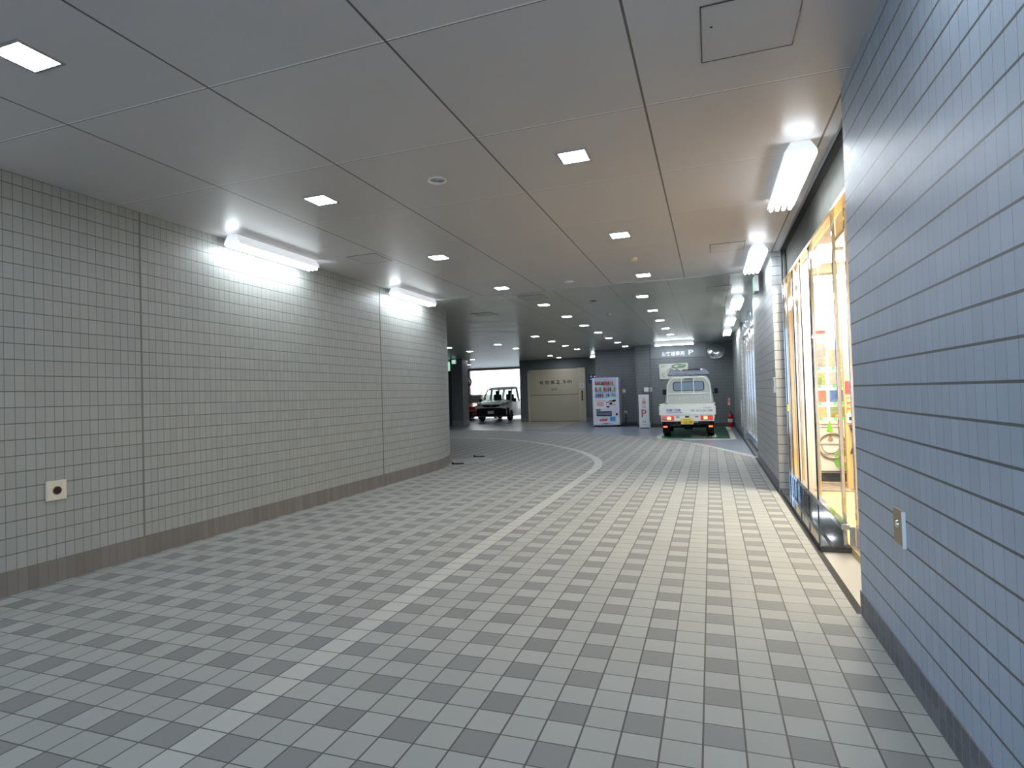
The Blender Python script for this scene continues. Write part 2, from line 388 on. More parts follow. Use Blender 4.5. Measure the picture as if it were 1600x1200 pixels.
strip('floor_curved_strip', inner, .15, 'line_tile')
# trench line along the wall foot, painted bay, hatching by the lift
struct(MB().box(.755, .80, 3.82, 21.9, -.002, .0015).build('floor_gutter', 'gap'))
struct(MB().box(-1.36, .46, 16.75, 21.6, -.004, 0).build('floor_parking_bay', 'green_paint'))
m = MB(); m.box(.46, .60, 16.25, 21.7, -.003, .001); m.box(-.75, .60, 16.2, 16.36, -.003, .001); m.box(-1.52, -1.38, 16.75, 21.6, -.003, .001)
struct(m.build('floor_parking_line', 'line_white'))
struct(text('floor_parking_letters', '専用', -.62, .10, 16.95, 18.3, .002, 'line_white', face='Z', bold=.02))
m = MB()
for k in range(4):
    y = 21.9 + k * 1.4; xe = -5.85 - k * .09
    m.poly([(xe - 3.0, y, .001), (xe - .05, y, .001), (xe - .05, y + .62, .001), (xe - 3.0, y + .62, .001)])
struct(m.build('floor_hatching', 'stripe'))
strip('floor_lift_line', [(-6.05, 27.2), (-5.8, 21.6)], .12, 'stripe')
strip('floor_bay_line', [(-8.7, 25.2), (-9.6, 21.9)], .08, 'line')

# ------------------------------------------------------------------ setting: walls
arc = [(-8.49 + 3.70 * math.cos(t), 9.3 + 3.70 * math.sin(t)) for t in [k * PI / 2 / 28 for k in range(29)]]
lpath = [(-4.79, YB)] + [(-4.79, y) for y in (0, 3, 6)] + arc + [(-18.5, 13.0)]
wall_path('wall_left', lpath, 0, ZC, 'tile_left', u0=YB)
arc2 = [(-8.49 + 3.712 * math.cos(t), 9.3 + 3.712 * math.sin(t)) for t in [k * PI / 2 / 28 for k in range(29)]]
def skirt_path(name, pts, z1, mat, u0, back):
    u = [u0]
    for a, b in zip(pts, pts[1:]): u.append(u[-1] + math.hypot(b[0] - a[0], b[1] - a[1]))
    rings = [[(p[0], p[1], 0) for p in pts], [(p[0], p[1], z1) for p in pts], [(p[0] + back[0] * (1 if i < 4 else .7), p[1] + back[1], z1) for i, p in enumerate(pts)]]
    return struct(grid_uv(name, rings, [[(x, 0) for x in u], [(x, z1) for x in u], [(x, z1) for x in u]], mat))
skirt_path('baseboard_left', [(-4.778, YB), (-4.778, 0), (-4.778, 3), (-4.778, 6)] + arc2 + [(-18.5, 13.012)], .172, 'skirt', YB, (-.013, 0))
for k, y in enumerate((3.78, 7.74)):
    struct(MB().box(-4.80, -4.7855, y - .007, y + .007, .172, ZC).build('trim_%d' % (k + 1), 'joint_seal'))
# right side: near wall, piers
struct(block('wall_right', .785, 1.03, YB, 3.82, 0, ZC, 'tile_right'))
struct(block('baseboard_right', .775, .785, YB, 3.815, 0, .140, 'skirt_dark'))
struct(block('wall_right_pier', .785, 1.25, 8.02, 11.5, 0, ZC, 'tile_pier'))
struct(block('baseboard_right_pier', .779, .785, 8.02, 11.5, 0, .14, 'skirt_dark'))
struct(block('wall_right_end_pier', .785, 1.25, 16.2, 21.9, 0, ZC, 'tile_pier'))
struct(block('baseboard_right_end', .779, .785, 16.2, 21.9, 0, .14, 'skirt_dark'))
# far walls
struct(block('wall_back', -2.62, 1.25, 21.9, 23.6, 0, ZC, 'tile_dark'))
struct(block('wall_alcove', -4.42, -2.62, 23.3, 28.6, 0, ZC, 'tile_dark'))
struct(block('baseboard_back', -2.62, .785, 21.885, 21.9, 0, .13, 'granite_rough'))
struct(block('baseboard_alcove', -4.42, -2.62, 23.285, 23.3, 0, .13, 'granite_rough'))
struct(block('trim_3', -2.06, -.12, 21.875, 21.9, 2.545, ZC - .001, 'band'))
struct(MB().cyl((-2.09, 21.885, .13), (-2.09, 21.885, ZC), .012, seg=8).build('trim_4', 'grey_wall'))
struct(block('wall_lift', -9.05, -4.42, 27.5, 28.6, 0, ZC, 'grey_wall'))
struct(block('baseboard_lift', -5.70, -4.42, 27.48, 27.5, 0, .16, 'skirt_grey'))
struct(block('baseboard_lift_left', -9.05, -8.64, 27.48, 27.5, 0, .16, 'skirt_grey'))
struct(block('wall_lift_side', -9.05, -8.75, 28.6, 33.2, 0, ZC, 'grey_wall'))
struct(block('wall_far_left', -19.4, -14.15, 33.0, 33.2, 0, ZC, 'grey_wall'))
struct(block('wall_side', -19.4, -11.32, 24.7, 25.0, 0, ZC, 'grey_wall'))
struct(block('wall_side_end', -19.4, -19.2, 13.0, 33.2, 0, ZC, 'grey_wall'))
struct(block('pillar', -11.17, -10.62, 23.95, 24.6, 0, ZC, 'grey_wall'))
struct(block('pillar_skirt', -11.19, -10.60, 23.93, 24.62, 0, .27, 'skirt_grey'))
struct(block('trim_5', -14.15, -9.05, 33.0, 33.2, 2.93, ZC, 'grey_wall'))
# ceilings
struct(MB().box(-5.2, .885, YB, 9.28, ZC, ZC + .12).build('ceiling', 'ceil_near'))
struct(MB().box(-19.4, .885, 9.28, 33.2, ZC, ZC + .12).build('ceiling_far', 'ceil_far'))
struct(MB().box(-4.9, .885, 9.265, 9.295, ZC - .004, ZC).build('trim_6', 'steel'))
struct(MB().box(.885, 3.4, 3.0, 23.0, ZC + .0, ZC + .12).build('ceiling_shop_slab', 'grey_wall'))

# ------------------------------------------------------------------ shop front
GX = .975                      # glass line
struct(MB().box(.80, 1.10, 3.82, 5.18, -.002, .002).build('floor_porch', 'granite_floor'))
struct(MB().box(.788, GX - .004, 5.18, 8.02, -.004, .05).build('sill_ledge', 'granite_black'))
struct(MB().box(.786, GX + .1, 5.168, 5.18, 0, .047).build('sill_ledge_edge', 'granite_rough'))
struct(MB().box(.790, .80, 5.18, 8.02, 0, .046).build('sill_ledge_face', 'granite_rough'))
struct(MB().box(.955, GX + .03, 3.82, 8.0, 2.735, ZC).build('trim_7', 'granite_grey'))
struct(MB().box(.950, .985, 3.82, 8.0, 2.722, 2.735).build('trim_11', 'brass_line'))
struct(MB().box(.868, .885, 3.82, 8.02, ZC - .02, ZC).build('trim_8', 'band'))
struct(MB().box(.885, .955, 3.82, 8.0, ZC - .006, ZC).build('trim_10', 'gap'))  # shaded soffit recess imitated by a dark strip under the slab
w1 = struct(thing('window_1', 'chrome framed shop glazing', 'window')); del w1['label'], w1['category']
def mullion(y, w=.03, x0=GX - .014, x1=GX + .014, z0=.05, z1=2.73, mat='mirror_steel', par=w1, name='mullion'):
    return MB().box(x0, x1, y - w / 2, y + w / 2, z0, z1, .003).build(name, mat, par)
for y, w in ((5.23, .035), (6.30, .035), (7.35, .03), (7.72, .025)): mullion(y, w)
for y in (6.36, 6.95, 7.55): mullion(y, .014, GX - .02, GX - .006, mat='dark_steel')
MB().box(GX - .03, GX + .03, 5.2, 8.0, .175, .222, .004).build('bottom_rail', 'mirror_steel', w1)
MB().box(GX - .035, GX + .035, 3.84, 8.0, 2.69, 2.722, .003).build('head_rail', 'brass_line', w1)
MB().box(GX - .012, GX + .012, 5.24, 8.0, .05, .176).build('kick_panel', 'granite_black', w1)
for a, b in ((5.25, 6.28), (6.32, 7.33), (7.37, 7.70)):
    MB().box(GX - .004, GX + .004, a, b, .22, 2.69).build('pane', 'glass', w1)
# near door leaf set slightly back
d2 = struct(thing('door_2', 'glass shop door', 'door')); del d2['label'], d2['category']
MB().box(1.045, 1.085, 3.85, 5.20, .004, .20, .003).build('kick_plate', 'steel', d2)
MB().box(1.045, 1.085, 5.16, 5.20, .20, 2.74, .003).build('stile', 'mirror_steel', d2)
MB().box(1.045, 1.085, 3.85, 3.90, .20, 2.74, .003).build('stile', 'mirror_steel', d2)
MB().box(1.060, 1.068, 3.90, 5.16, .20, 2.74).build('pane', 'glass', d2)
MB().box(GX + .03, 1.045, 5.205, 5.22, .004, .20).build('corner_panel', 'steel', d2)
MB().box(GX + .03, 1.045, 5.21, 5.215, .20, 2.74).build('pane', 'glass', d2)
# far return of the recess: mirror-steel pilaster with vertical fins
fr = struct(thing('trim_9', 'mirror steel return', 'trim')); del fr['label'], fr['category']
MB().box(.895, GX + .03, 7.985, 8.02, .05, ZC).build('return_panel', 'mirror_steel', fr)
for i, x in enumerate((.905, .925, .948)):
    MB().box(x - .004, x + .004, 7.95, 7.985, .05, ZC).build('fin', 'dark_steel' if i % 2 == 0 else 'mirror_steel', fr)
# second shop window further along
w2 = struct(thing('window_2', 'far shop window', 'window')); del w2['label'], w2['category']
for y in (11.56, 12.3, 13.1, 13.9, 14.7, 15.5, 16.14):
    mullion(y, .05, .84, .90, .0, ZC, 'mirror_steel', w2)
MB().box(.84, .90, 11.5, 16.2, 2.62, 2.68).build('head_rail', 'dark_steel', w2)
MB().box(.84, .90, 11.5, 16.2, .0, .26).build('kick_panel', 'mirror_steel', w2)
MB().box(.866, .874, 11.5, 16.2, .26, 2.62).build('pane', 'glass', w2)
MB().box(.86, .88, 11.5, 16.2, 2.68, ZC).build('transom_panel', 'mirror_steel', w2)

# ------------------------------------------------------------------ shop interior
struct(MB().box(GX + .03, 3.2, 3.0, 11.3, -.02, .05).build('floor_shop', 'floor_wood'))
struct(MB().box(GX + .03, 3.2, 3.0, 11.3, 2.86, 2.90).build('ceiling_shop', 'shop_ceiling'))
struct(MB().box(1.25, 3.2, 11.3, 11.4, 0, 2.9).build('wall_shop_end', 'shop_white'))
struct(MB().box(3.2, 3.3, 3.0, 16.4, 0, 2.9).build('wall_shop_side', 'shop_wall'))
struct(MB().box(1.03, 3.2, 2.9, 3.0, 0, 2.9).build('wall_shop_front', 'shop_wall'))
struct(MB().box(1.25, 1.30, 8.9, 11.3, 0, 2.9).build('wall_shop_pier_lining', 'shop_white'))
struct(MB().box(GX + .031, 1.252, 7.995, 8.018, .05, 2.86).build('wall_shop_return', 'shop_white'))
struct(MB().box(1.27, 3.2, 9.35, 9.45, .05, 2.9).build('wall_shop_back', 'shop_white'))
struct(MB().box(1.55, 2.6, 8.02, 8.10, .05, 2.86).build('wall_shop_wood', 'orange_wood'))
struct(MB().box(1.02, 3.2, 11.5, 16.4, -.02, .02).build('floor_shop_far', 'shop_white'))
struct(MB().box(1.7, 1.76, 11.5, 16.4, .0, 2.9).build('wall_shop_far', 'shop_white'))
struct(MB().box(.92, 3.2, 11.4, 16.4, 2.9, 2.94).build('ceiling_shop_far', 'shop_white'))
# lamps in the shop
def shop_lamp(x0, x1, y0, y1, z, label, mat='shop_lamp'):
    t = thing('shop_ceiling_lamp', label, 'lamp', ((x0 + x1) / 2, (y0 + y1) / 2, z), 0, 'shop ceiling lamps')
    w, d = (x1 - x0) / 2, (y1 - y0) / 2
    MB().box(-w - .02, w + .02, -d - .02, d + .02, -.03, 0, .004).build('housing', 'white_enamel', t)
    MB().box(-w, w, -d, d, -.036, -.031).build('diffuser', mat, t)
shop_lamp(1.35, 1.75, 4.0, 5.4, 2.86, 'warm ceiling panel lamp inside the shop just behind the glass door')
shop_lamp(1.3, 1.7, 5.7, 7.0, 2.86, 'warm ceiling panel lamp inside the shop above the yellow wood floor')
shop_lamp(1.15, 1.85, 7.25, 7.85, 2.86, 'added unseen fill lamp inside the shop in front of the picture machine', 'shop_fill_lamp')  # out of sight, placed and enlarged to whiten the machine front
shop_lamp(1.36, 1.90, 8.8, 9.2, 2.86, 'added unseen fill lamp inside the shop behind the drinks machine', 'shop_fill_lamp')  # out of sight, added to brighten the wall behind the machine
shop_lamp(1.1, 1.4, 12.0, 15.6, 2.9, 'long ceiling lamp behind the far chrome shop window', 'shop_lamp_far')
# picture-button drinks machine
t = thing('drinks_machine', 'cream drinks machine with photo panels, green buttons and a cup emblem inside the shop', 'machine', (1.30, 8.62, .05))
MB().box(0, .62, 0, .55, .12, 1.80, .012).build('cabinet', 'machine_white', t)
MB().box(.02, .60, .03, .5, 0, .12).build('plinth', 'black', t)
MB().box(0, .62, -.006, .0, .135, .15).build('seam', 'gap', t)
rows = [(1.50, 1.76), (1.26, 1.46), (1.03, 1.22), (.83, 1.0)]
for r, (z0, z1) in enumerate(rows):
    for c, (x0, x1) in enumerate(((.015, .15), (.19, .385), (.42, .60))):
        MB().box(x0, x1, -.008, -.001, z0 + .035, z1, .002).build('photo_panel', PICS[(r * 3 + c * 2) % len(PICS)], t)
        for q in range(1 if c == 0 else 2):
            MB().lathe([(.016, -.012), (.02, 0)], 'Y', (x0 + .06 + q * .09, -.001, z0 + .012), 12).build('button', 'green_button', t)
ring = MB(); ring.tube([(.20 + .165 * math.cos(a), -.004, .48 + .165 * math.sin(a)) for a in [2 * PI * k / 40 for k in range(40)]], .016, 6, True)
emb = ring.build('cup_emblem', 'taupe_print', t)
MB().tube([(.05, -.004, .505), (.32, -.004, .505)], .007, 6).tube([(.075, -.004, .50)] + [(.18 + .105 * math.cos(a), -.004, .48 - .10 * math.sin(a)) for a in [PI - .15 - k * (PI - .3) / 10 for k in range(11)]] + [(.285, -.004, .50)], .008, 6).tube([(.09, -.004, .37), (.29, -.004, .37)], .007, 6).tube([(.325 + .028 * math.cos(a), -.004, .485 + .028 * math.sin(a)) for a in [2 * PI * k / 14 for k in range(14)]], .008, 6, True).build('cup', 'taupe_print', emb)
MB().prism([(.18 + .032 * math.cos(a), .565 + .03 * math.sin(a)) for a in [PI + k * PI / 8 for k in range(9)]] + [(.19, .61), (.18, .63), (.17, .61)], 'Y', -.007, -.001).build('drop', 'taupe_print', emb)
MB().lathe([(.14, -.009), (.14, -.004)], 'Y', (.355, -.001, .30), 32).build('green_disc', 'lime', t)
MB().box(.32, .40, -.013, -.009, .265, .345).build('disc_mark', 'machine_white', t)
MB().prism([(.135, .67), (.215, .67), (.205, .72), (.18, .82), (.15, .72)], 'Y', -.006, -.001).build('bottle_picture', 'lime', t)
for z in (.86 - .10, .86 - .14): MB().box(.03, .30, -.005, -.001, z, z + .012).build('caption_line', 'taupe_print', t)
tag(MB().box(1.05, 1.75, 7.85, 8.5, .05, .062, .004).build('doormat', 'mat'), 'brown doormat on the yellow wood floor in front of the drinks machine', 'mat')
t = thing('grab_handle', 'dark curved door pull on the orange wood panel inside the shop', 'handle', (1.60, 8.0, .50))
MB().tube([(0, .02, 0), (.0, -.05, .03), (.025, -.06, .13), (.02, -.06, .22), (0, -.05, .30), (0, .02, .33)], .018, 8).build('bar', 'dark_steel', t, True)
t = thing('light_switch', 'small white light switch plate on the orange wood panel inside the shop', 'switch', (1.60, 8.02, .92))
MB().box(-.035, .035, -.012, 0, -.06, .06, .004).build('plate', 'white_plastic', t); MB().box(-.012, .012, -.016, -.012, -.02, .02).build('rocker', 'black', t)
t = thing('notice_sticker', 'red notice strip stuck on the orange wood panel inside the shop', 'sticker', (1.575, 8.02, 1.20))
MB().box(-.02, .05, -.003, 0, .02, .18).build('red_panel', 'red_print', t); m = MB()
for k in range(3): m.tube([(-.005, -.003, -.02 - .07 * k), (.05, -.003, -.02 - .07 * k), (.05, -.003, -.08 - .07 * k), (-.005, -.003, -.08 - .07 * k)], .004, 5, True)
m.build('outline_boxes', 'red_print', t)
t = thing('display_shelf', 'slim brown shelf unit behind the chrome mullions of the shop front', 'shelf', (1.13, 8.5, .05))
MB().box(-.04, .0, 0, .35, 0, 2.3).build('side_panel', 'mat', t); MB().box(.10, .14, 0, .35, 0, 2.3).build('side_panel', 'mat', t)
for k in range(6): MB().box(0, .10, .01, .34, .3 + .38 * k, .32 + .38 * k).build('shelf_board', 'shop_wall', t)
t = thing('hanging_banner', 'narrow printed banner strip hanging inside the glass above the drinks machine', 'banner', (1.245, 7.6, 1.55))
MB().box(-.05, .05, 0, .004, .32, .50).build('upper_print', PICS[5], t); MB().box(-.05, .05, 0, .004, .0, .28).build('lower_print', PICS[5], t)
MB().box(-.05, .05, -.002, 0, .40, .43).build('red_band', 'red_print', t); MB().cyl((0, .002, .50), (0, .002, 1.30), .003, seg=6).build('cord', 'white_plastic', t)
tag(MB().box(.903, .922, 7.938, 7.951, 1.03, 1.11, .001).build('yellow_sticker', 'sticker_yellow'), 'small yellow sticker on the chrome edge of the shop front', 'sticker')

# ------------------------------------------------------------------ ceiling lights
def make_downlight():
    t = thing('ceiling_downlight', 'x', 'downlight', (0, 0, ZC), group='square ceiling downlights')
    s, w = .095, .016; m = MB()
    for a in ((-s - w, s + w, -s - w, -s), (-s - w, s + w, s, s + w), (-s - w, -s, -s, s), (s, s + w, -s, s)): m.box(a[0], a[1], a[2], a[3], -.006, .0)
    m.build('frame', 'steel', t)
    MB().box(-s, s, -s, s, -.004, -.001).build('lens', 'lens', t)
    return t
dl0 = make_downlight(); first = True
ORD = ['nearest', 'second', 'third', 'fourth', 'fifth', 'sixth', 'seventh', 'eighth', 'ninth', 'tenth', 'eleventh', 'twelfth']
ROWS = [('left-hand main ceiling row', [(-3.13, y) for y in (1.89, 4.16, 6.44, 8.72)] + [(-3.0, y) for y in (10.74, 12.64, 14.53, 16.44, 18.28, 20.11, 21.98)]),
        ('right-hand main ceiling row', [(-.89, y) for y in (4.13, 6.40, 8.76)] + [(-1.12, y) for y in (10.71, 12.68, 14.55, 16.48, 18.34)]),
        ('short ceiling row ahead of the vending machine', [(-4.88, y) for y in (16.4, 18.3, 20.18, 22.1)]),
        ('ceiling row in line with the beige lift door', [(-6.76, y) for y in (18.28, 20.18, 25.0, 26.6)]),
        ('ceiling row leading to the white van', [(-8.6, 18.27), (-8.65, 20.28)]),
        ('row under the bright far ceiling beside the dark pillar', [(-10.5, 24.9), (-12.3, 28.6)])]
for rname, pts in ROWS:
    for k, (x, y) in enumerate(pts):
        o = dl0 if first else copy_tree(dl0); first = False
        o.location = (x, y, ZC); o['label'] = 'square recessed downlight, %s in the %s' % (ORD[k], rname)
def make_fixture(label, n, length, loc, rz=0.0, group='fluorescent tube fixtures'):
    # long side along local y, hung under the ceiling; origin at the ceiling
    t = thing('tube_light_fixture', label, 'light fixture', loc, rz, group)
    w = .052 if n == 3 else .062
    MB().prism([(-w, 0), (w, 0), (w + .045, -.070), (w + .047, -.100), (w + .043, -.100), (w + .038, -.078), (-w - .038, -.078), (-w - .043, -.100), (-w - .047, -.100), (-w - .045, -.070)], 'Y', -length / 2, length / 2).build('housing', 'fixture_white_glow', t)  # wide rim and lip added to keep tube light off the ceiling
    sp = .055 if n == 3 else .052
    for k in range(n):
        x = (k - (n - 1) / 2) * sp
        MB().cyl((x, -length / 2 - .006, -.108), (x, length / 2 + .006, -.108), .0165, seg=12).build('tube', 'tube', t, True)
    for s_ in (-1, 1):
        y = s_ * (length / 2 - .012)
        for k in range(n):
            x = (k - (n - 1) / 2) * sp
            MB().box(x - .012, x + .012, y - .01, y + .01, -.095, -.076, .003).build('socket', 'fixture_white_glow', t)
    return t
W_ = 'white three-tube fluorescent light along the left tiled wall, '
make_fixture(W_ + 'nearer one', 3, 1.27, (-4.60, 5.28, ZC)); make_fixture(W_ + 'farther one', 3, 1.27, (-4.60, 8.50, ZC))
make_fixture(W_ + 'out of frame behind the viewer', 3, 1.27, (-4.60, 2.0 - .6, ZC))
R_ = 'white four-tube fluorescent light over the '
for y, x, s_ in ((5.14, .66, 'shop front glazing'), (8.15, .60, 'near edge of the first tiled pier'), (12.05, .53, 'far end of the first tiled pier'),
                 (15.1, .51, 'far chrome window'), (17.9, .51, 'parked mini truck beside the last pier'), (1.5, .665, 'blue-lit near wall, out of frame')):
    make_fixture(R_ + s_, 4, 1.27, (x, y, ZC))
make_fixture('bright fluorescent light on the ceiling above the white parking lettering', 3, 1.30, (-1.17, 21.1, ZC), PI / 2)
make_fixture('small-looking fluorescent light on the ceiling between the lift door and the dark tiled alcove', 3, .5, (-4.95, 25.6, ZC), .3)

# ------------------------------------------------------------------ ceiling fittings
t = thing('ceiling_speaker', 'round white recessed ceiling speaker between the first rows of downlights', 'speaker', (-2.01, 4.15, ZC), group=None)
MB().lathe([(.075, 0), (.078, -.008), (.066, -.01), (.06, -.004), (.06, 0)], 'Z', seg=28).build('rim', 'white_enamel', t, True)
MB().lathe([(.058, -.001), (.03, -.006), (.0101, -.007)], 'Z', seg=24).build('cone', 'steel', t, True)
def detector(x, y, label, r=.055, h=.05, mat='cream'):
    t = thing('smoke_detector', label, 'smoke detector', (x, y, ZC), 0, 'ceiling detectors')
    MB().lathe([(r * 1.05, 0), (r * 1.05, -.012), (r * .95, -.015)], 'Z', seg=20).build('base', mat, t, True)
    MB().lathe([(r * .9, -.015), (r * .92, -h * .7), (r * .6, -h), (.004, -h)], 'Z', seg=20).build('head', mat, t, True)
detector(-.90, 7.61, 'cream smoke detector on the near ceiling beside the right-hand downlight row')
detector(-2.02, 8.72, 'flat round ceiling sensor just before the ceiling panel joint', .07, .025, 'white_enamel')
detector(-2.06, 12.66, 'cream smoke detector on the far ceiling between the two long downlight rows')
detector(-2.03, 10.75, 'dark flat ceiling sensor just past the ceiling panel joint', .06, .02, 'brass')
detector(-3.0, 17.36, 'tiny cream smoke detector in line with the left-hand downlight row, far back')
def hatch(x0, x1, y0, y1, label, mat='ceil_near'):
    t = thing('access_hatch', label, 'ceiling hatch', ((x0 + x1) / 2, (y0 + y1) / 2, ZC), 0, 'ceiling access hatches'); a, b = (x1 - x0) / 2, (y1 - y0) / 2
    MB().box(-a + .006, a - .006, -b + .006, b - .006, -.003, 0).build('panel', 'hatch_panel' if mat == 'ceil_near' else 'hatch_panel_far', t)
    m = MB()
    for q in ((-a, a, -b, -b + .006), (-a, a, b - .006, b), (-a, -a + .006, -b, b), (a - .006, a, -b, b)): m.box(q[0], q[1], q[2], q[3], -.004, 0)
    m.build('frame', 'dark_steel', t)
    MB().cyl((-a + .05, -b + .17, -.005), (-a + .05, -b + .17, -.002), .006, seg=8).build('keyhole', 'black', t)
M['hatch_panel'] = flat('hatch_panel', (.52, .505, .505), .4, var=.04); M['hatch_panel_far'] = flat('hatch_panel_far', (.45, .46, .435), .4, var=.04)
hatch(.013, .455, 2.74, 3.215, 'square ceiling access hatch nearest the right tiled wall')
hatch(-4.12, -3.72, 5.93, 6.35, 'square ceiling access hatch beside the nearer left tube light')
hatch(-3.16, -2.71, 9.59, 10.02, 'square ceiling access hatch just past the ceiling joint', 'far')
hatch(-4.7, -4.25, 11.1, 11.55, 'square ceiling access hatch near the end of the left wall', 'far')
hatch(.05, .45, 7.3, 7.72, 'square ceiling access hatch before the second right-hand tube light')
hatch(.0, .40, 10.3, 10.75, 'square ceiling access hatch beyond the second right-hand tube light', 'far')
def exit_sign(x, y, z, label, ry, w=.36, h=.2):
    t = thing('exit_sign', label, 'exit sign', (x, y, z), ry, 'exit signs')
    MB().box(-w / 2, w / 2, -.03, .03, -h / 2, h / 2, .005).build('case', 'white_enamel', t)
    MB().box(-w / 2 + .015, w / 2 - .015, -.034, -.0305, -h / 2 + .015, h / 2 - .015).build('lit_panel', 'exit_green', t)
    MB().cyl((0, 0, h / 2), (0, 0, ZC - z), .012, seg=8).build('stem', 'white_enamel', t)
exit_sign(.70, 9.42, 2.89, 'lit exit sign box hanging off the first tiled pier under the tube lights', -PI / 2, .30, .24)
exit_sign(-10.92, 23.75, 2.93, 'small lit exit sign in front of the dark pillar near the van', 0, .22, .20)
exit_sign(-11.55, 24.5, 2.78, 'pale exit sign box at the left wall end beside the dark pillar', 0, .2, .45)

# ------------------------------------------------------------------ wall fittings, near
t = thing('wall_outlet', 'square cream outlet plate with a dark round hole on the left tiled wall', 'outlet', (-4.79, 3.05, .70))
MB().box(0, .022, -.072, .072, -.075, .075, .006).build('plate', 'cream', t)
MB().lathe([(.028, .0225), (.028, .0268)], 'X', (0, 0, .0), 24).build('socket_hole', 'black', t)
MB().lathe([(.034, .022), (.033, .0255), (.029, .0255)], 'X', (0, 0, .0), 24).build('hole_rim', 'brass', t)
t = thing('lock_plate', 'bronze plate with a small chrome lock on the near right tiled wall', 'lock plate', (.788, 3.03, .68))
MB().box(-.010, 0, -.075, .075, -.08, .08, .003).build('plate', 'brass', t)
MB().box(-.016, 0, -.082, -.075, -.08, .08).build('bright_edge', 'white_enamel', t)
MB().lathe([(.016, -.016), (.018, -.010)], 'X', (0, .01, .01), 14).build('lock', 'mirror_steel', t, True)
t = thing('intercom_plate', 'slim white plate on the first tiled pier beside the shop front', 'wall plate', (.788, 8.10, 1.36))
MB().box(-.022, 0, -.05, .05, -.10, .10, .004).build('case', 'white_enamel', t); MB().box(-.024, -.022, -.03, .03, -.02, .06).build('grille', 'band', t)
t = thing('meter_cover', 'tall slim pale cover plate on the last tiled pier by the parking bay', 'wall plate', (.788, 17.0, .65))
MB().box(-.02, 0, -.08, .08, -.36, .36, .004).build('cover', 'white_plastic', t); MB().box(-.023, -.02, -.06, -.05, -.04, .04).build('latch', 'steel', t)
t = thing('manhole_cover', 'round manhole cover set in the paving at the foot of the curved wall end', 'manhole cover', (-4.75, 11.1, .0))
MB().lathe([(.42, .0), (.42, .004), (.36, .004), (.36, .0)], 'Z', seg=36).build('ring', 'line_tile_grey', t)
MB().lathe([(.355, .0), (.355, .003)], 'Z', seg=36).build('lid', 'lid', t)
for x, y, l in ((-4.86, 11.75, 'black steel bar lying on the paving beyond the manhole cover'), (-4.78, 10.45, 'black steel bar lying on the paving at the end of the left skirting')):
    t = thing('floor_stop', l, 'floor bar', (x, y, 0), .25)
    MB().box(-.12, .12, -.025, .025, 0, .022, .006).build('bar', 'black', t)
    MB().box(-.12, -.09, -.03, .03, .022, .034).build('end_block', 'rubber', t)

# ------------------------------------------------------------------ far wall fittings
t = thing('wall_lettering', 'white parking lettering on the grey band above the mini truck', 'lettering', (0, 21.872, 0))
text('letters', 'お客様専用', -1.66, -.86, 2.60, 2.77, 0, 'white_print', t, .012); text('letter_p', 'P', -.72, -.54, 2.62, 2.80, 0, 'white_print', t, .02)
t = thing('sign_board', 'cream sign board with dark writing on the back wall behind the mini truck', 'sign', (-1.25, 21.88, 2.04))
MB().box(-.52, .50, -.015, .02, -.28, .28, .004).build('board', 'board', t)
text('writing', '京橋グリーンショップ指定工場', -.47, .43, .155, .245, -.017, 'olive_print', t, .01)
MB().tube([(-.36 + .055 * math.cos(a), -.017, -.12 + .06 * math.sin(a)) for a in [.7 + k * 5.0 / 14 for k in range(15)]], .008, 6).build('emblem_letter', 'olive_print', t)
MB().tube([(-.05 + .20 * math.cos(a), -.017, -.02 + .15 * math.sin(a)) for a in [PI - k * 2.3 / 12 for k in range(13)]], .010, 6).tube([(-.02, -.017, .03), (.18, -.017, .03)], .014, 6).build('green_emblem', 'hose', t)
t = thing('traffic_mirror', 'round convex mirror in a silver rim on the back wall above the parking bay', 'mirror', (.23, 21.62, 2.70)); t.rotation_euler = (-.22, 0, -.1)
MB().lathe([(.26, .02), (.25, -.02), (.20, -.052), (.13, -.078), (.06, -.09), (.005, -.093)], 'Y', seg=36).build('mirror_face', 'convex_mirror', t, True)
MB().lathe([(.262, -.025), (.29, -.02), (.295, .02), (.262, .035)], 'Y', seg=36).build('rim', 'steel', t, True)
MB().cyl((0, .02, .0), (.0, .28, .06), .018, seg=8).build('bracket', 'steel', t)
def wall_box(name, label, cat, x, y, z, w, h, d=.06, mat='white_plastic', dot=None):
    t = thing(name, label, cat, (x, y, z)); MB().box(-w / 2, w / 2, -d, 0, -h / 2, h / 2, .006).build('case', mat, t)
    MB().box(-w * .3, w * .3, -d - .004, -d, -h * .25, h * .3, .001).build('cover', dot or 'white_enamel', t)
    return t
wall_box('switch_box', 'wider white switch box on the back wall above the standing parking sign', 'switch box', -2.26, 21.9, 1.40, .17, .17)
wall_box('switch_box', 'narrow white switch box on the back wall to the right of the wider one', 'switch box', -2.095, 21.9, 1.40, .09, .14, dot='band')
wall_box('wall_socket', 'upper cream wall socket to the right of the vending machine', 'socket', -3.28, 23.3, 1.38, .12, .16, mat='cream')
wall_box('wall_socket', 'lower cream wall socket with a plug beside the vending machine', 'socket', -3.24, 23.3, .52, .11, .13, mat='cream')
t = thing('power_cable', 'black power cable hanging from the lower wall socket beside the vending machine', 'cable', (-3.24, 23.24, .0))
MB().tube([(0, -.01, .50), (.01, -.06, .44), (.015, -.06, .30), (.0, -.05, .12), (-.03, -.06, .012), (-.12, -.15, .012)], .014, 8).build('cord', 'black', t, True); MB().box(-.02, .02, -.07, -.02, .47, .53, .004).build('plug', 'black', t)
t = thing('direction_sign', 'blue direction sign with white writing on the wall left of the vending machine', 'sign', (-5.25, 27.5, 2.02))
MB().box(-.28, .55, -.02, 0, -.22, .22, .004).build('panel', 'blue_sign', t)
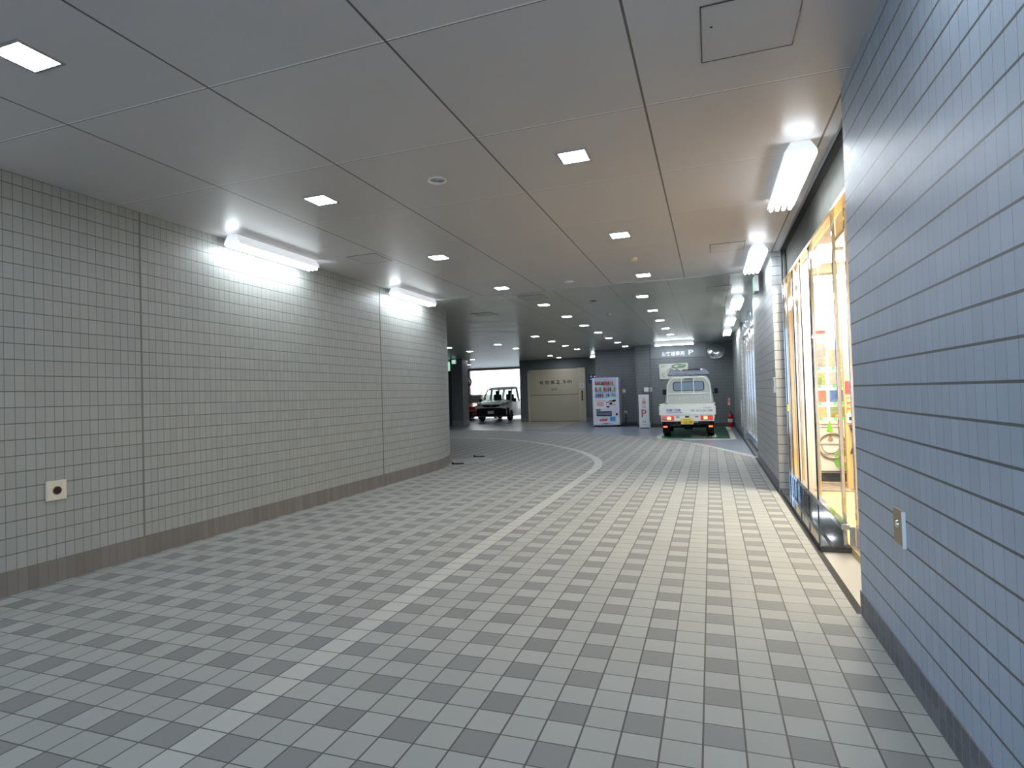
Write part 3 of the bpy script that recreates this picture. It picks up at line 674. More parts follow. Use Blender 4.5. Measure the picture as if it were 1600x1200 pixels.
m = MB(); m.box(-.04, .5, -.024, -.02, .09, .13); m.box(-.22, -.12, -.024, -.02, -.04, .0); m.box(-.12, .5, -.024, -.02, -.04, .0); m.box(-.10, .05, -.024, -.02, -.17, -.11); m.build('white_lines', 'white_print', t)
text('arrow_mark', '↓', -.22, -.12, .06, .18, -.022, 'white_print', t, .01)
t = thing('notice_plate', 'orange notice plate under the blue sign beside the vending machine', 'sign', (-5.22, 27.503, 1.58))
MB().box(-.16, .22, -.012, 0, -.16, .16, .003).build('plate', 'orange', t); MB().box(-.1, .16, -.015, -.012, .02, .06).build('text_line', 'brown_print', t)

# ------------------------------------------------------------------ lift door
d1 = struct(thing('door_1', 'beige lift door', 'door')); del d1['label'], d1['category']
Y0 = 27.5
m = MB(); m.box(-8.64, -8.52, Y0 - .05, Y0, 0, 2.56); m.box(-8.64, -6.05, Y0 - .05, Y0, 2.48, 2.56); m.build('frame', 'beige_frame', d1)
MB().box(-6.05, -5.70, Y0 - .08, Y0, 0, 2.58, .006).build('control_jamb', 'beige_frame', d1)
up = MB().box(-8.52, -6.05, Y0 - .028, Y0, 1.325, 2.48, .004).build('upper_leaf', 'beige_steel', d1)
MB().box(-8.52, -6.05, Y0 - .022, Y0, .02, 1.29, .004).build('lower_leaf', 'beige_steel', d1)
MB().box(-8.52, -6.05, Y0 - .018, Y0, 1.29, 1.325).build('leaf_joint', 'brown_print', d1)
MB().box(-8.52, -6.05, Y0 - .1, Y0, -.002, .02).build('threshold', 'brown_print', d1)
for ch, xa, xb, za, zb in (('有', -8.02, -7.82, 1.83, 2.02), ('効', -7.73, -7.53, 1.83, 2.02), ('高', -7.45, -7.25, 1.83, 2.02), ('2', -7.16, -6.99, 1.83, 2.02), ('.', -6.92, -6.885, 1.83, 1.865), ('5', -6.82, -6.67, 1.85, 2.02), ('m', -6.60, -6.39, 1.85, 1.99)):
    text('lettering', ch, xa, xb, za, zb, Y0 - .031, 'black_print', up, .02)
t = thing('door_placard', 'small faded three-character placard on the beige lift door', 'placard', (-7.27, Y0 - .03, 1.57))
MB().box(-.16, .16, -.006, 0, -.11, .11).build('plate', 'beige_steel', t); text('writing', '駐車場', -.14, .14, -.07, .07, -.008, 'brown_print', t, .01)
t = thing('call_panel', 'lift call panel with a white top plate and dark slot on the right door jamb', 'control panel', (-5.87, Y0 - .08, 1.35))
MB().box(-.13, .13, -.02, 0, .25, .48, .004).build('top_plate', 'white_plastic', t); MB().box(-.11, .11, -.02, 0, -.55, .2, .004).build('panel', 'beige_frame', t)
MB().box(-.03, .03, -.024, -.02, -.36, .12).build('slot', 'black', t); MB().lathe([(.025, -.025), (.03, -.02)], 'Y', (0, 0, .36), 14).build('lamp', 'band', t)

# ------------------------------------------------------------------ vending machine
t = thing('vending_machine', 'white drinks vending machine with three lit display rows against the dark tiled alcove', 'vending machine', (-4.41, 22.50, 0))
VW, VH, VD = 1.03, 1.92, .72
fx = lambda f: f * VW
fz = lambda f: .06 + f * (VH - .06)
m = MB(); m.box(0, VW, .07, VD, .06, VH, .012); m.box(0, fx(.075), 0, .07, fz(0), VH, .008); m.box(fx(.915), VW, 0, .07, fz(0), VH, .008); m.box(fx(.075), fx(.915), 0, .07, fz(.975), VH, .006); m.box(fx(.075), fx(.915), 0, .07, fz(0), fz(.555), .006)
m.build('cabinet', 'vend_white', t)
m = MB()
for x in (.03, VW - .11): m.box(x, x + .08, .05, .13, 0, .06); m.box(x, x + .08, VD - .13, VD - .05, 0, .06)
m.build('feet', 'black', t)
disp = MB().box(fx(.075), fx(.915), .066, .0695, fz(.555), fz(.975)).build('display_back', 'vend_inside', t)
MB().box(fx(.075), fx(.915), .004, .008, fz(.555), fz(.975)).build('display_glass', 'vend_glass', t)
cc = [(.55, .05, .05), (.60, .62, .60), (.12, .32, .14), (.5, .12, .05), (.62, .30, .10), (.14, .10, .07), (.10, .20, .50), (.70, .66, .52), (.35, .18, .08), (.30, .42, .55)]
CM = [flat('can_print_%d' % i, c, .35, var=.35, nscale=40) for i, c in enumerate(cc)]
order = [[0, 0, 2, 5, 0, 3, 0, 4, 4, 7], [0, 1, 2, 1, 0, 4, 8, 5, 7, 2], [6, 5, 5, 8, 7, 9, 6, 1, 9, 9]]
for r, z in enumerate((.845, .715, .592)):
    for c in range(10):
        x = fx(.14 + c * .078); zz = fz(z); h = (.155, .165, .15)[r]
        can = MB().lathe([(.028, zz), (.032, zz + .008), (.032, zz + h * .72), (.015, zz + h * .9), (.014, zz + h)], 'Z', (x, .032, 0), 12).build('sample_bottle', CM[order[r][c]], t, True)
    MB().box(fx(.085), fx(.905), .015, .03, fz(z) - .035, fz(z) - .002).build('price_rail', 'white_enamel', t)
    m = MB(); gcol = []
    for c in range(10):
        x = fx(.14 + c * .078)
        if (r == 0 and c < 4) or (r == 2 and c > 5): gcol.append(x)
        else: m.box(x - .022, x + .022, .009, .015, fz(z) - .03, fz(z) - .008)
    m.build('button_row', 'blue_print', t)
    if gcol: MB().box(gcol[0] - .03, gcol[-1] + .03, .009, .015, fz(z) - .03, fz(z) - .008).build('green_button_row', 'green_button', t)
MB().box(fx(.10), fx(.50), -.004, 0, fz(.355), fz(.515)).build('notice_board', 'white_enamel', t)
m = MB(); m.box(fx(.10), fx(.50), -.006, -.004, fz(.508), fz(.516)); m.box(fx(.16), fx(.42), -.006, -.004, fz(.462), fz(.476)); m.box(fx(.16), fx(.43), -.006, -.004, fz(.432), fz(.446)); m.box(fx(.16), fx(.42), -.006, -.004, fz(.404), fz(.416)); m.build('red_writing', 'red_print', t)
m = MB(); m.box(fx(.525), fx(.635), -.01, 0, fz(.372), fz(.492), .004); m.build('phone_panel', 'black', t); MB().box(fx(.54), fx(.62), -.013, -.010, fz(.40), fz(.475)).build('phone_screen', 'white_enamel', t)
MB().prism([(fx(.63), fz(.498)), (fx(.75), fz(.495)), (fx(.80), fz(.485)), (fx(.88), fz(.50)), (fx(.885), fz(.53)), (fx(.80), fz(.535)), (fx(.74), fz(.515)), (fx(.63), fz(.515))], 'Y', -.006, 0).build('black_banner', 'black', t)
MB().box(fx(.65), fx(.74), -.012, 0, fz(.43), fz(.475), .004).build('bill_slot', 'black', t); MB().box(fx(.75), fx(.87), -.005, 0, fz(.41), fz(.455)).build('coin_panel', 'cream', t)
MB().box(fx(.12), fx(.29), -.005, 0, fz(.305), fz(.342)).build('green_label', 'hose', t)
m = MB(); m.box(fx(.14), fx(.71), -.02, 0, fz(.195), fz(.215)); m.box(fx(.14), fx(.71), -.02, 0, fz(.272), fz(.292)); m.box(fx(.14), fx(.165), -.02, 0, fz(.215), fz(.272)); m.box(fx(.685), fx(.71), -.02, 0, fz(.215), fz(.272)); m.build('slot_frame', 'black', t)
MB().box(fx(.165), fx(.685), -.012, -.004, fz(.215), fz(.272)).build('slot_flap', 'grey_print', t)
MB().lathe([(.04, -.014), (.046, 0)], 'Y', (fx(.90), 0, fz(.225)), 18).build('coin_return', 'black', t)
MB().prism([(fx(.24), fz(.085)), (fx(.26), fz(.13)), (fx(.33), fz(.12)), (fx(.36), fz(.15)), (fx(.42), fz(.125)), (fx(.52), fz(.15)), (fx(.56), fz(.13)), (fx(.52), fz(.085))], 'Y', -.004, 0).build('food_picture', PICS[6], t)
MB().box(fx(.64), fx(.85), -.004, 0, fz(.085), fz(.18)).build('blue_picture', flat('bright_blue_print', (.04, .35, .60), .5, var=.2), t)
MB().prism([(fx(.30), fz(.03)), (fx(.50), fz(.042)), (fx(.72), fz(.03)), (fx(.72), fz(.026)), (fx(.30), fz(.026))], 'Y', -.004, 0).build('base_curve', 'black', t)

# ------------------------------------------------------------------ standing parking sign, extinguisher
t = thing('parking_sign', 'tall white standing sign with a red letter in front of the back wall', 'sign', (-2.30, 21.2, 0))
MB().box(-.182, .182, 0, .06, .02, 1.225, .006).build('panel', 'white_enamel', t)
MB().box(-.15, .15, -.02, .22, 0, .03, .004).build('foot', 'black', t); MB().box(.15, .20, .06, .2, .0, .22, .01).build('weight', 'white_plastic', t)
text('letter_p', 'P', -.09, .08, .40, .68, -.003, 'red_print', t, .0); text('characters', '入', -.05, .06, 1.02, 1.13, -.003, 'grey_print', t); text('characters', '庫', -.07, .08, .87, 1.01, -.003, 'pink_print', t, .01)
m = MB()
for z in (.80, .75): m.box(-.065, .07, -.003, 0, z, z + .014)
for z in (.25, .20, .13): m.box(-.065, .07, -.003, 0, z, z + .016)
m.build('small_lines', 'grey_print', t)
t = thing('fire_extinguisher', 'red fire extinguisher standing at the foot of the back wall corner', 'extinguisher', (.62, 21.62, 0))
MB().lathe([(.07, 0), (.082, .015), (.082, .37), (.07, .43), (.035, .46), (.028, .48)], 'Z', seg=24).build('cylinder', 'ext_red', t, True)
MB().lathe([(.03, .48), (.03, .53), (.015, .54)], 'Z', seg=14).build('valve', 'steel', t, True); MB().box(-.015, .015, -.11, .03, .54, .575, .005).build('lever', 'black', t)
MB().tube([(.0, -.03, .51), (.06, -.07, .50), (.10, -.08, .38), (.095, -.06, .2), (.088, -.05, .1)], .012, 8).build('hose', 'black', t, True)
MB().lathe([(.0835, .17), (.0835, .29)], 'Z', seg=24).build('white_label', 'white_plastic', t, True)
t = thing('extinguisher_sign', 'small red and white vertical sign on the back wall above the fire extinguisher', 'sign', (.60, 21.9, .88))
MB().box(-.05, .05, -.008, 0, -.15, .15).build('plate', 'red_print', t)
for z, ch in ((.06, '消'), (-.025, '火'), (-.115, '器')): text('character', ch, -.04, .04, z, z + .075, -.0095, 'white_print', t, .01)

# ------------------------------------------------------------------ mini truck (rear towards the viewer)
t = thing('mini_truck', 'white mini pickup truck parked tail-out in the green bay', 'truck', (-.652, 16.9, 0))
T = t
def wheel(par, x, y, r, w, name='wheel', side=1):
    tyre = MB().lathe([(r * .62, -w / 2), (r * .93, -w / 2), (r, -w / 2 + .02), (r, w / 2 - .02), (r * .93, w / 2), (r * .62, w / 2)], 'X', (x, y, r), 28).build(name, 'rubber', par, True)
    MB().lathe([(.02, -w * .28 * 1), (r * .3, -w * .3), (r * .6, -w * .42), (r * .63, -w * .42), (r * .63, w * .42), (r * .6, w * .42), (r * .3, w * .3), (.02, w * .28)], 'X', (x, y, r), 24).build('hub', 'steel', tyre, True)
    return tyre
H2 = .745
# load bed
m = MB(); m.box(-H2 + .02, H2 - .02, .03, 1.98, .60, .66)
for k in range(9): m.box(-.62 + k * .15, -.56 + k * .15, .03, 1.96, .66, .672)
m.build('bed_floor', 'cream_paint', t)
tg = MB().box(-H2, H2, 0, .035, .635, .945, .006); tg.box(-H2 + .02, H2 - .02, -.006, 0, .905, .945, .003).box(-H2 + .02, H2 - .02, -.005, 0, .64, .665, .002).box(-H2 + .10, H2 - .10, -.003, 0, .885, .895)
tg = tg.build('tailgate', 'cream_paint', t)
for s_ in (-1, 1):
    MB().box(min(s_ * .70, s_ * .53), max(s_ * .70, s_ * .53), -.016, -.006, .86, .895, .004).build('latch', 'white_enamel', tg)
    MB().box(s_ * H2 - .02, s_ * H2 + .02, .036, 1.96, .635, .945, .006).build('side_gate', 'cream_paint', t)
    MB().box(s_ * (H2 + .005) - .022, s_ * (H2 + .005) + .022, -.012, .03, .90, .93, .003).build('corner_cap', 'black', t)
for a, b, z0, z1, col in ((-.72, -.30, .715, .725, 'grey_print'), ): MB().box(a + .18, a + .60 - .0, -.009, -.0065, .70, .712).build('underline', 'blue_print', tg)
text('lettering', '赤帽八田組', -.56, -.17, .735, .815, -.009, 'blue_print', tg, .012)
text('telephone_number', 'TEL 03-3126-1088', .10, .68, .725, .785, -.009, 'grey_print', tg, .012); text('small_lettering', '軽貨物運送', .44, .64, .815, .845, -.009, 'grey_print', tg, .0)
MB().prism([(-.72, .70), (-.55, .735), (-.40, .825), (-.1, .84), (-.4, .835), (-.58, .78)], 'Y', -.0075, -.006).build('white_swoosh', 'white_enamel', tg)
# rear panel with lamps and plate
rp = MB().box(-H2 + .03, H2 - .03, .01, .09, .455, .63, .012).build('rear_panel', 'cream_paint', t)
for s_ in (-1, 1):
    a, b = sorted((s_ * .685, s_ * .355))
    lamp = MB().box(a, b, -.012, .012, .49, .61, .012).build('tail_lamp', 'lamp_red', rp)
    MB().box(*sorted((s_ * .44, s_ * .54)), -.016, -.011, .51, .59, .004).build('brake_lens', 'lamp_bright', lamp)
    if s_ < 0: MB().box(-.66, -.55, -.016, -.011, .51, .575, .004).build('clear_lens', 'lamp_clear', lamp)
    else: MB().box(.56, .66, -.016, -.011, .51, .575, .004).build('clear_lens', 'lamp_red', lamp)
    MB().box(*sorted((s_ * .30, s_ * .21)), -.004, .012, .565, .605, .006).build('panel_slot', 'band', rp)
MB().box(-.055, .055, -.006, .012, .565, .605, .006).build('gate_handle', 'black', rp)
pl = MB().box(-.17, .165, -.03, -.02, .375, .535, .004).build('number_plate', 'yellow_plate', t)
text('digits', '12-39', -.09, .14, .395, .47, -.031, 'plate_green', pl, .02); text('region', '足立 580 け', -.09, .09, .485, .52, -.031, 'plate_green', pl, .005); text('kana', 'と', -.15, -.115, .415, .455, -.031, 'plate_green', pl)
MB().box(.17, .29, -.01, .03, .425, .437).build('plate_lamp', 'white_enamel', t)
# underside
m = MB(); m.box(-.33, -.27, .05, 3.4, .34, .46); m.box(.27, .33, .05, 3.4, .34, .46); m.box(-.60, .60, .10, .16, .36, .45); m.cyl((-.62, .78, .28), (.62, .78, .28), .045); m.box(-.12, .12, .68, .9, .18, .40, .04)
m.box(.40, .62, 1.2, 1.7, .26, .46, .02); m.build('chassis', 'black', t)
MB().cyl((-.42, .22, .35), (-.18, .22, .35), .055, seg=14).cyl((-.46, .12, .33), (-.46, .3, .34), .02, seg=10).build('exhaust', 'dark_steel', t, True)
for s_ in (-1, 1):
    fl = MB().box(*sorted((s_ * .70, s_ * .50)), .33, .345, .10, .46).build('mud_flap', 'rubber', t)
    MB().box(*sorted((s_ * .675, s_ * .565)), .27, .30, .275, .315, .006).build('reflector', 'reflector_glow', t)
    wheel(t, s_ * .61, .78, .285, .17); wheel(t, s_ * .63, 2.75, .285, .16)
    MB().box(s_ * .72 - .01, s_ * .72 + .01, .45, 1.1, .52, .62).build('fender', 'cream_paint', t)
# cab
def cab_ring(y, zt, wt, wb, zb=.42):
    return [(-wb, y, zb), (-wb, y, 1.0), (-wb + .02, y, 1.15), (-wt - .02, y, zt - .14), (-wt + .06, y, zt - .02), (-wt + .2, y, zt), (wt - .2, y, zt), (wt - .06, y, zt - .02), (wt + .02, y, zt - .14), (wb - .02, y, 1.15), (wb, y, 1.0), (wb, y, zb)]
cab = MB().loft([cab_ring(2.0, 1.755, .60, .715), cab_ring(2.05, 1.775, .60, .725), cab_ring(2.75, 1.78, .59, .72), cab_ring(2.95, 1.74, .58, .715), cab_ring(3.45, 1.10 + .22, .66, .70), cab_ring(3.52, 1.22, .66, .68)]).build('cab', 'cab_shade_paint', t, True)
def rrect(x0, x1, z0, z1, r, n=5):
    out = []
    for cx, cz, a0 in ((x1 - r, z1 - r, 0), (x0 + r, z1 - r, PI / 2), (x0 + r, z0 + r, PI), (x1 - r, z0 + r, 3 * PI / 2)):
        out += [(cx + r * math.cos(a0 + k * PI / 2 / n), cz + r * math.sin(a0 + k * PI / 2 / n)) for k in range(n + 1)]
    return out
rw = MB().prism(rrect(-.475, .465, 1.31, 1.605, .07), 'Y', 1.988, 2.0).build('rear_window', 'black', t)
MB().prism(rrect(-.45, .44, 1.33, 1.585, .055), 'Y', 1.984, 1.988).build('rear_glass', 'truck_glass', rw)
MB().box(-.13, .14, 1.978, 1.99, 1.64, 1.71, .01).build('work_lamp', 'band', t)
MB().poly([(-.56, 3.0, 1.68), (.56, 3.0, 1.68), (.63, 3.44, 1.34), (-.63, 3.44, 1.34)]).build('windshield', 'truck_glass', t)
for s_ in (-1, 1):
    MB().poly([(s_ * .712, 2.2, 1.12), (s_ * .715, 3.2, 1.12), (s_ * .612, 2.9, 1.64), (s_ * .622, 2.2, 1.64)]).build('side_window', 'truck_glass', t)
    mi = MB().box(*sorted((s_ * .765, s_ * .875)), 3.08, 3.13, 1.20, 1.38, .015).build('side_mirror', 'black', t)
    MB().cyl((s_ * .70, 3.12, 1.2), (s_ * .80, 3.12, 1.26), .012, seg=8).build('mirror_arm', 'black', mi)
# guard frame and bulkhead panel behind the cab
gf = MB(); arch = [(-.655, 1.94, .95), (-.645, 1.94, 1.50), (-.59, 1.94, 1.60), (-.50, 1.94, 1.70), (-.46, 1.94, 1.725), (.45, 1.94, 1.725), (.49, 1.94, 1.70), (.58, 1.94, 1.60), (.635, 1.94, 1.50), (.645, 1.94, .95)]
gf.tube(arch, .018, 8); gf.tube([(-.65, 1.94, 1.225), (.64, 1.94, 1.225)], .016, 8); gf.tube([(-.21, 1.94, 1.225), (-.21, 1.94, 1.725)], .014, 8); gf.tube([(.15, 1.94, 1.225), (.15, 1.94, 1.725)], .014, 8)
gf.build('guard_frame', 'white_paint', t, True)
bh = MB().box(-.66, .655, 1.955, 1.985, .66, 1.20, .01)
for k in range(8): bh.box(-.46 + k * .125, -.40 + k * .125, 1.945, 1.957, 1.02, 1.13, .008)
bh.build('bulkhead', 'cab_shade_paint', t)
# load on the roof
t = thing('tarp_bundle', 'blue-grey folded tarpaulin bundle tied across the truck cab roof', 'tarp', (-.652, 19.3, 1.80))
m = MB(); random.seed(3)
rings = []
for i in range(19):
    f = i / 18; x = -.64 + 1.26 * f; hh = (.18 if f < .3 else .145 - .03 * abs(f - .6)) * (1 if 0 < i < 18 else .35)
    rings.append([(x + random.uniform(-.012, .012), .24 * math.cos(a) * (1 + random.uniform(-.12, .12)), .02 + max(0, hh * math.sin(a)) * (1 + random.uniform(-.3, .3)) + (0 if math.sin(a) > 0 else -.015)) for a in [2 * PI * k / 16 for k in range(16)]])
m.loft(rings).build('cloth', 'tarp', t, True)
m = MB()
for x in (-.42, -.02, .40): m.tube([(x, -.27, .0), (x + .01, -.18, .15), (x, 0, .205), (x - .01, .18, .15), (x, .27, 0)], .011, 6)
m.build('strap', 'band', t)
t = thing('roof_rack_bar', 'dark bar laid across the tarpaulin on the truck roof', 'bar', (-.652, 19.22, 1.975))
MB().tube([(-.20, 0, .0), (.25, 0, .018), (.42, .03, -.005)], .016, 8).build('rod', 'dark_steel', t, True); MB().box(.36, .44, -.03, .05, -.03, .03, .008).build('clamp', 'steel', t)
t = thing('green_hose', 'coiled green hose lying on the left of the truck roof bundle', 'hose', (-.95, 19.24, 2.045))
MB().tube([(.20 * math.cos(a), .05 * math.sin(a * 2), .015 + .055 * (1 + math.sin(a))) for a in [2 * PI * k / 30 for k in range(30)]], .013, 7, True).build('outer_loop', 'hose', t, True)
MB().tube([(-.03, -.06, .05), (.07, -.07, .062), (.17, -.06, .055)], .015, 7).build('inner_loop', 'hose', t, True)

# ------------------------------------------------------------------ cars in the far bay
def car(name, label, cat, loc, rz, st, paint, bumper, glassmat, W, van):
    # st: stations (y, z_bottom, z_belt, z_top, half width, half top width)
    t = thing(name, label, cat, loc, rz)
    def ring(y, zb, zl, zt, w, wt):
        zm = zb + (zl - zb) * .5
        return [(-w * .92, y, zb), (-w, y, zb + .1), (-w, y, zm), (-w * .985, y, zl), (-(wt + .02), y, zt - (zt - zl) * .18), (-wt * .86, y, zt), (wt * .86, y, zt), (wt + .02, y, zt - (zt - zl) * .18), (w * .985, y, zl), (w, y, zm), (w, y, zb + .1), (w * .92, y, zb)]
    R = [ring(*s_) for s_ in st]
    MB().loft(R).build('body', paint, t, True)
    return t, R
def inset(a, b, c, d, k, off):
    P = [Vector(p) for p in (a, b, c, d)]; ctr = sum(P, Vector()) / 4
    n = (P[1] - P[0]).cross(P[3] - P[0]).normalized()
    if n.y > 0 and abs(n.y) > abs(n.x): n = -n
    return [tuple(p + (ctr - p) * k + n * off) for p in P]
vst = [(0.0, .42, .66, .80, .76, .72), (.06, .26, .80, .93, .83, .78), (.40, .22, .90, 1.02, .865, .76), (.80, .22, .98, 1.10, .875, .80), (.95, .22, 1.0, 1.04, .875, .83), (2.2, .22, 1.0, 1.04, .875, .83), (4.1, .22, 1.0, 1.04, .875, .83), (4.38, .28, .98, 1.02, .85, .80)]
t, R = car('delivery_van', 'white delivery van with a black bumper parked nose-out in the bright far bay', 'van', (-10.95, 28.3, 0), 0, vst, 'white_paint', 'black', 'car_glass', 1.75, True)
def roof_ring(y, z0, z1, w): return [(-w, y, z0), (-w + .03, y, (z0 + z1) / 2), (-w + .14, y, z1), (w - .14, y, z1), (w - .03, y, (z0 + z1) / 2), (w, y, z0)]
MB().loft([roof_ring(1.36, 1.66, 1.70, .70), roof_ring(1.6, 1.70, 1.81, .735), roof_ring(2.6, 1.72, 1.86, .74), roof_ring(4.1, 1.72, 1.84, .735), roof_ring(4.3, 1.70, 1.78, .71)]).build('roof', 'white_paint', t, True)
m = MB()
for s_ in (-1, 1):
    m.tube([(s_ * .82, .84, 1.06), (s_ * .70, 1.42, 1.70)], .035, 8)
    for y, r in ((2.12, .06), (3.25, .06), (4.16, .08)): m.tube([(s_ * .845, y, 1.0), (s_ * .72, y - .02, 1.74)], r, 8)
m.build('pillar_frame', 'white_paint', t, True)
MB().poly([(-.80, .86, 1.085), (.80, .86, 1.085), (.68, 1.40, 1.69), (-.68, 1.40, 1.69)]).build('windshield', 'van_glass', t)
for s_ in (-1, 1):
    MB().box(*sorted((s_ * .14, s_ * .60)), 1.95, 2.10, .9, 1.42, .04).box(*sorted((s_ * .26, s_ * .48)), 1.98, 2.08, 1.40, 1.62, .03).build('seat', 'black', t)
MB().tube([(.38 + .17 * math.cos(a), 1.45, 1.08 + .16 * math.sin(a)) for a in [2 * PI * k / 18 for k in range(18)]], .015, 6, True).build('steering_wheel', 'black', t)
bmp = MB().loft([[(-.80, -.03, .28), (.80, -.03, .28), (.80, -.03, .66), (.55, -.04, .70), (-.55, -.04, .70), (-.80, -.03, .66)], [(-.885, .36, .26), (.885, .36, .26), (.885, .36, .70), (.55, .30, .74), (-.55, .30, .74), (-.885, .36, .70)]]).build('front_bumper', 'black', t)
pl = MB().box(-.17, .17, -.06, -.042, .40, .56, .004).build('number_plate', 'white_enamel', t); text('digits', '41-16', -.12, .14, .42, .49, -.063, 'plate_green', pl, .01); text('region', '足立 400', -.09, .09, .505, .54, -.063, 'plate_green', pl)
gr = MB().prism([(-.50, .80), (-.2, .745), (.2, .745), (.50, .80), (.48, .875), (-.48, .875)], 'Y', -.035, .12).build('grille', 'black', t)
MB().tube([(.075 * math.cos(a), -.042, .81 + .055 * math.sin(a)) for a in [2 * PI * k / 20 for k in range(20)]], .012, 6, True).tube([(-.09, -.043, .81), (.09, -.043, .81)], .010, 6).build('badge', 'steel', gr)
for s_ in (-1, 1):
    MB().loft([[(s_ * .46, -.05, .815), (s_ * .76, -.01, .83), (s_ * .80, .0, .96), (s_ * .56, -.01, .90)], [(s_ * .46, .2, .84), (s_ * .85, .25, .86), (s_ * .86, .36, 1.035), (s_ * .60, .22, .99)]]).build('headlamp', 'lamp_clear', t)
    mi = MB().box(*sorted((s_ * .90, s_ * 1.06)), .98, 1.06, 1.0, 1.2, .02).build('side_mirror', 'black', t)
    MB().cyl((s_ * .85, 1.03, 1.03), (s_ * .93, 1.03, 1.08), .02, seg=8).build('mirror_arm', 'black', mi)
    wheel(t, s_ * .79, .74, .30, .17); wheel(t, s_ * .79, 3.45, .30, .17)
    for a, b, y0, y1 in ((1.0, 1.66, 1.15, 2.05), (1.04, 1.70, 2.2, 3.2), (1.04, 1.70, 3.3, 4.1)):
        xx0, xx1 = s_ * .872, s_ * .735
        q = [(xx0, y0 if y0 > 1.2 else 1.02, a + .02), (xx0, y1, a + .02), (xx1, y1, b), (xx1, y0 if y0 > 1.2 else 1.42, b)]
        MB().poly([(x + s_ * .002, y, z) for x, y, z in q]).build('side_window', 'van_glass', t)
    MB().box(*sorted((s_ * .878, s_ * .892)), 2.05, 2.17, .92, .96, .004).build('door_handle', 'white_paint', t)
    MB().box(*sorted((s_ * .876, s_ * .881)), 2.12, 2.13, .3, 1.7).build('door_seam', 'band', t)
m = MB(); m.box(-.25, -.18, 1.0, 1.03, 1.05, 1.07); m.tube([(-.55, .86, 1.11), (-.1, .80, 1.155)], .01, 6); m.tube([(.05, .80, 1.155), (.5, .86, 1.13)], .01, 6); m.build('wiper', 'black', t)
rst = [(0.0, .40, .56, .66, .70, .62), (.08, .22, .66, .78, .80, .70), (.5, .18, .78, .88, .85, .70), (1.05, .18, .86, .98, .86, .66), (1.75, .18, .90, 1.43, .86, .56), (2.5, .18, .92, 1.48, .86, .58), (3.4, .18, .92, 1.42, .85, .56), (3.95, .26, .88, 1.05, .80, .60)]
t, R = car('red_hatchback', 'red hatchback car half hidden behind the dark pillar', 'car', (-13.25, 29.9, 0), 0, rst, 'red_paint', 'black', 'car_glass', 1.7, False)
MB().poly(inset(R[3][5], R[3][6], R[4][6], R[4][5], .05, .012)).build('windshield', 'car_glass', t)
MB().prism([(-.55, .30), (.55, .30), (.60, .42), (.4, .50), (-.4, .50), (-.60, .42)], 'Y', -.02, .1).build('grille', 'black', t)
MB().box(-.17, .17, -.04, -.022, .36, .50, .004).build('number_plate', 'white_enamel', t)
for s_ in (-1, 1):
    MB().loft([[(s_ * .48, .0, .60), (s_ * .72, .05, .62), (s_ * .76, .1, .72), (s_ * .52, .06, .70)], [(s_ * .48, .15, .62), (s_ * .76, .25, .65), (s_ * .79, .35, .78), (s_ * .52, .25, .74)]]).build('headlamp', 'lamp_clear', t)
    MB().lathe([(.05, -.01), (.055, .05)], 'Y', (s_ * .58, .02, .36), 14).build('fog_lamp', 'lamp_clear', t)
    mi = MB().box(*sorted((s_ * .89, s_ * 1.06)), 1.25, 1.33, .92, 1.04, .03).build('side_mirror', 'red_paint', t)
    wheel(t, s_ * .77, .72, .29, .17); wheel(t, s_ * .77, 3.1, .29, .17)
    MB().poly([(s_ * .868, 1.35, .93), (s_ * .868, 3.1, .93), (s_ * .64, 2.9, 1.38), (s_ * .64, 1.85, 1.36)]).build('side_window', 'car_glass', t)

# ------------------------------------------------------------------ outside the far opening and behind the viewpoint
t = thing('oval_mirror', 'pale oval convex mirror on the grey wall beside the bright far opening', 'mirror', (-14.32, 32.9, 2.25))
MB().lathe([(.34, .02), (.30, -.03), (.15, -.08), (.006, -.09)], 'Y', seg=28).build('mirror_face', 'mirror_steel', t, True); MB().lathe([(.34, .025), (.37, .0), (.35, -.03)], 'Y', seg=28).build('rim', 'steel', t, True)
struct(MB().box(-60, 60, 33.2, 90, -.3, -.02).build('ground_far', 'ground')); struct(MB().box(-60, 60, -50, YB, -.3, -.006).build('ground_near', 'ground'))
tag(MB().box(-24, -13.2, 42, 42.3, -.02, 1.05, .02).build('boundary_wall', 'skirt_grey'), 'low grey boundary wall outside beyond the far opening', 'wall')
t = thing('hedge_shrub', 'small leafy green shrub outside beside the far opening', 'shrub', (-18.4, 40.6, 0))
MB().cyl((0, 0, 0), (0, 0, .8), .04, seg=8).build('stem', 'brown_print', t); m = MB(); random.seed(5)
for k in range(500):
    p = Vector((random.gauss(0, .35), random.gauss(0, .3), 1.05 + random.gauss(0, .3))); d = Vector((random.uniform(-1, 1), random.uniform(-1, 1), random.uniform(-.4, 1))).normalized() * .09; e = d.cross(Vector((random.random(), random.random(), 1))).normalized() * .045
    m.poly([tuple(p - d), tuple(p + e), tuple(p + d), tuple(p - e)])
m.build('foliage', 'leaf', t)

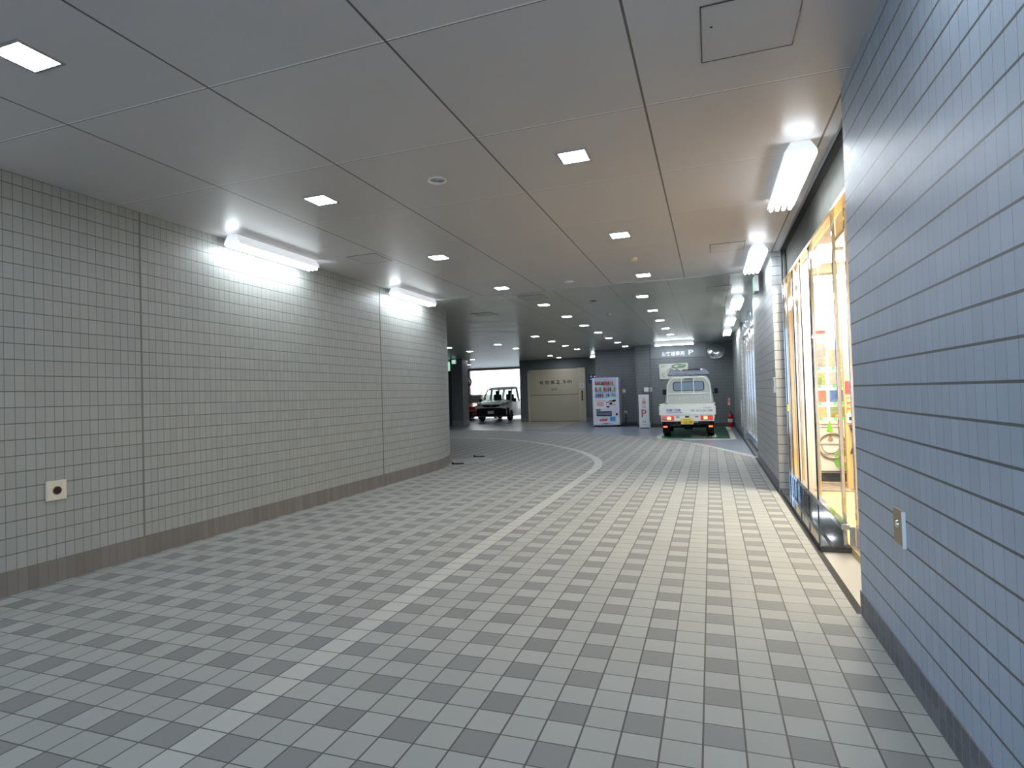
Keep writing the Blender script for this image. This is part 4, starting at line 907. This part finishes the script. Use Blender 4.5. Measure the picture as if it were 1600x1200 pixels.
# ------------------------------------------------------------------ world light, camera
w = bpy.data.worlds.new('sky'); bpy.context.scene.world = w; w.use_nodes = True
wt = w.node_tree; bg = wt.nodes['Background']; bg.inputs[1].default_value = 3.0
tc = wt.nodes.new('ShaderNodeTexCoord'); sx = wt.nodes.new('ShaderNodeSeparateXYZ'); L(wt, tc.outputs['Generated'], sx.inputs[0])
ramp = wt.nodes.new('ShaderNodeMapRange'); ramp.interpolation_type = 'SMOOTHSTEP'; ramp.inputs[1].default_value = -.5; ramp.inputs[2].default_value = .6; L(wt, sx.outputs[1], ramp.inputs[0])
L(wt, mix_rgb(wt, ramp.outputs[0], (.43, .66, 1.0), (1.0, 1.04, 1.02)), bg.inputs[0])
cam = bpy.data.cameras.new('camera'); cam.sensor_width = 36; cam.sensor_fit = 'HORIZONTAL'; cam.lens = 36 * 900.12 / 1600; cam.clip_start = .05; cam.clip_end = 300
co = bpy.data.objects.new('camera', cam); COL.objects.link(co)
yaw, pitch, roll = -.33169, .02035, -.02981
cy, sy, cp, sp, cr, sr = math.cos(yaw), math.sin(yaw), math.cos(pitch), math.sin(pitch), math.cos(roll), math.sin(roll)
fwd = Vector((sy * cp, cy * cp, sp)); r0 = Vector((cy, -sy, 0)); u0 = r0.cross(fwd)
r2 = cr * r0 + sr * u0; u2 = -sr * r0 + cr * u0
mw = Matrix((( r2.x, u2.x, -fwd.x, 0), (r2.y, u2.y, -fwd.y, 0), (r2.z, u2.z, -fwd.z, 1.322), (0, 0, 0, 1)))
co.matrix_world = mw
sc = bpy.context.scene; sc.camera = co
sc.view_settings.view_transform = 'Standard'; sc.view_settings.look = 'None'; sc.view_settings.exposure = 0.22; sc.view_settings.gamma = 1.0
sc.cycles.use_denoising = True; sc.cycles.max_bounces = 10; sc.cycles.diffuse_bounces = 5; sc.cycles.glossy_bounces = 5; sc.cycles.transparent_max_bounces = 12
sc.cycles.sample_clamp_indirect = 8.0
sc.cycles.caustics_reflective = False; sc.cycles.caustics_refractive = False
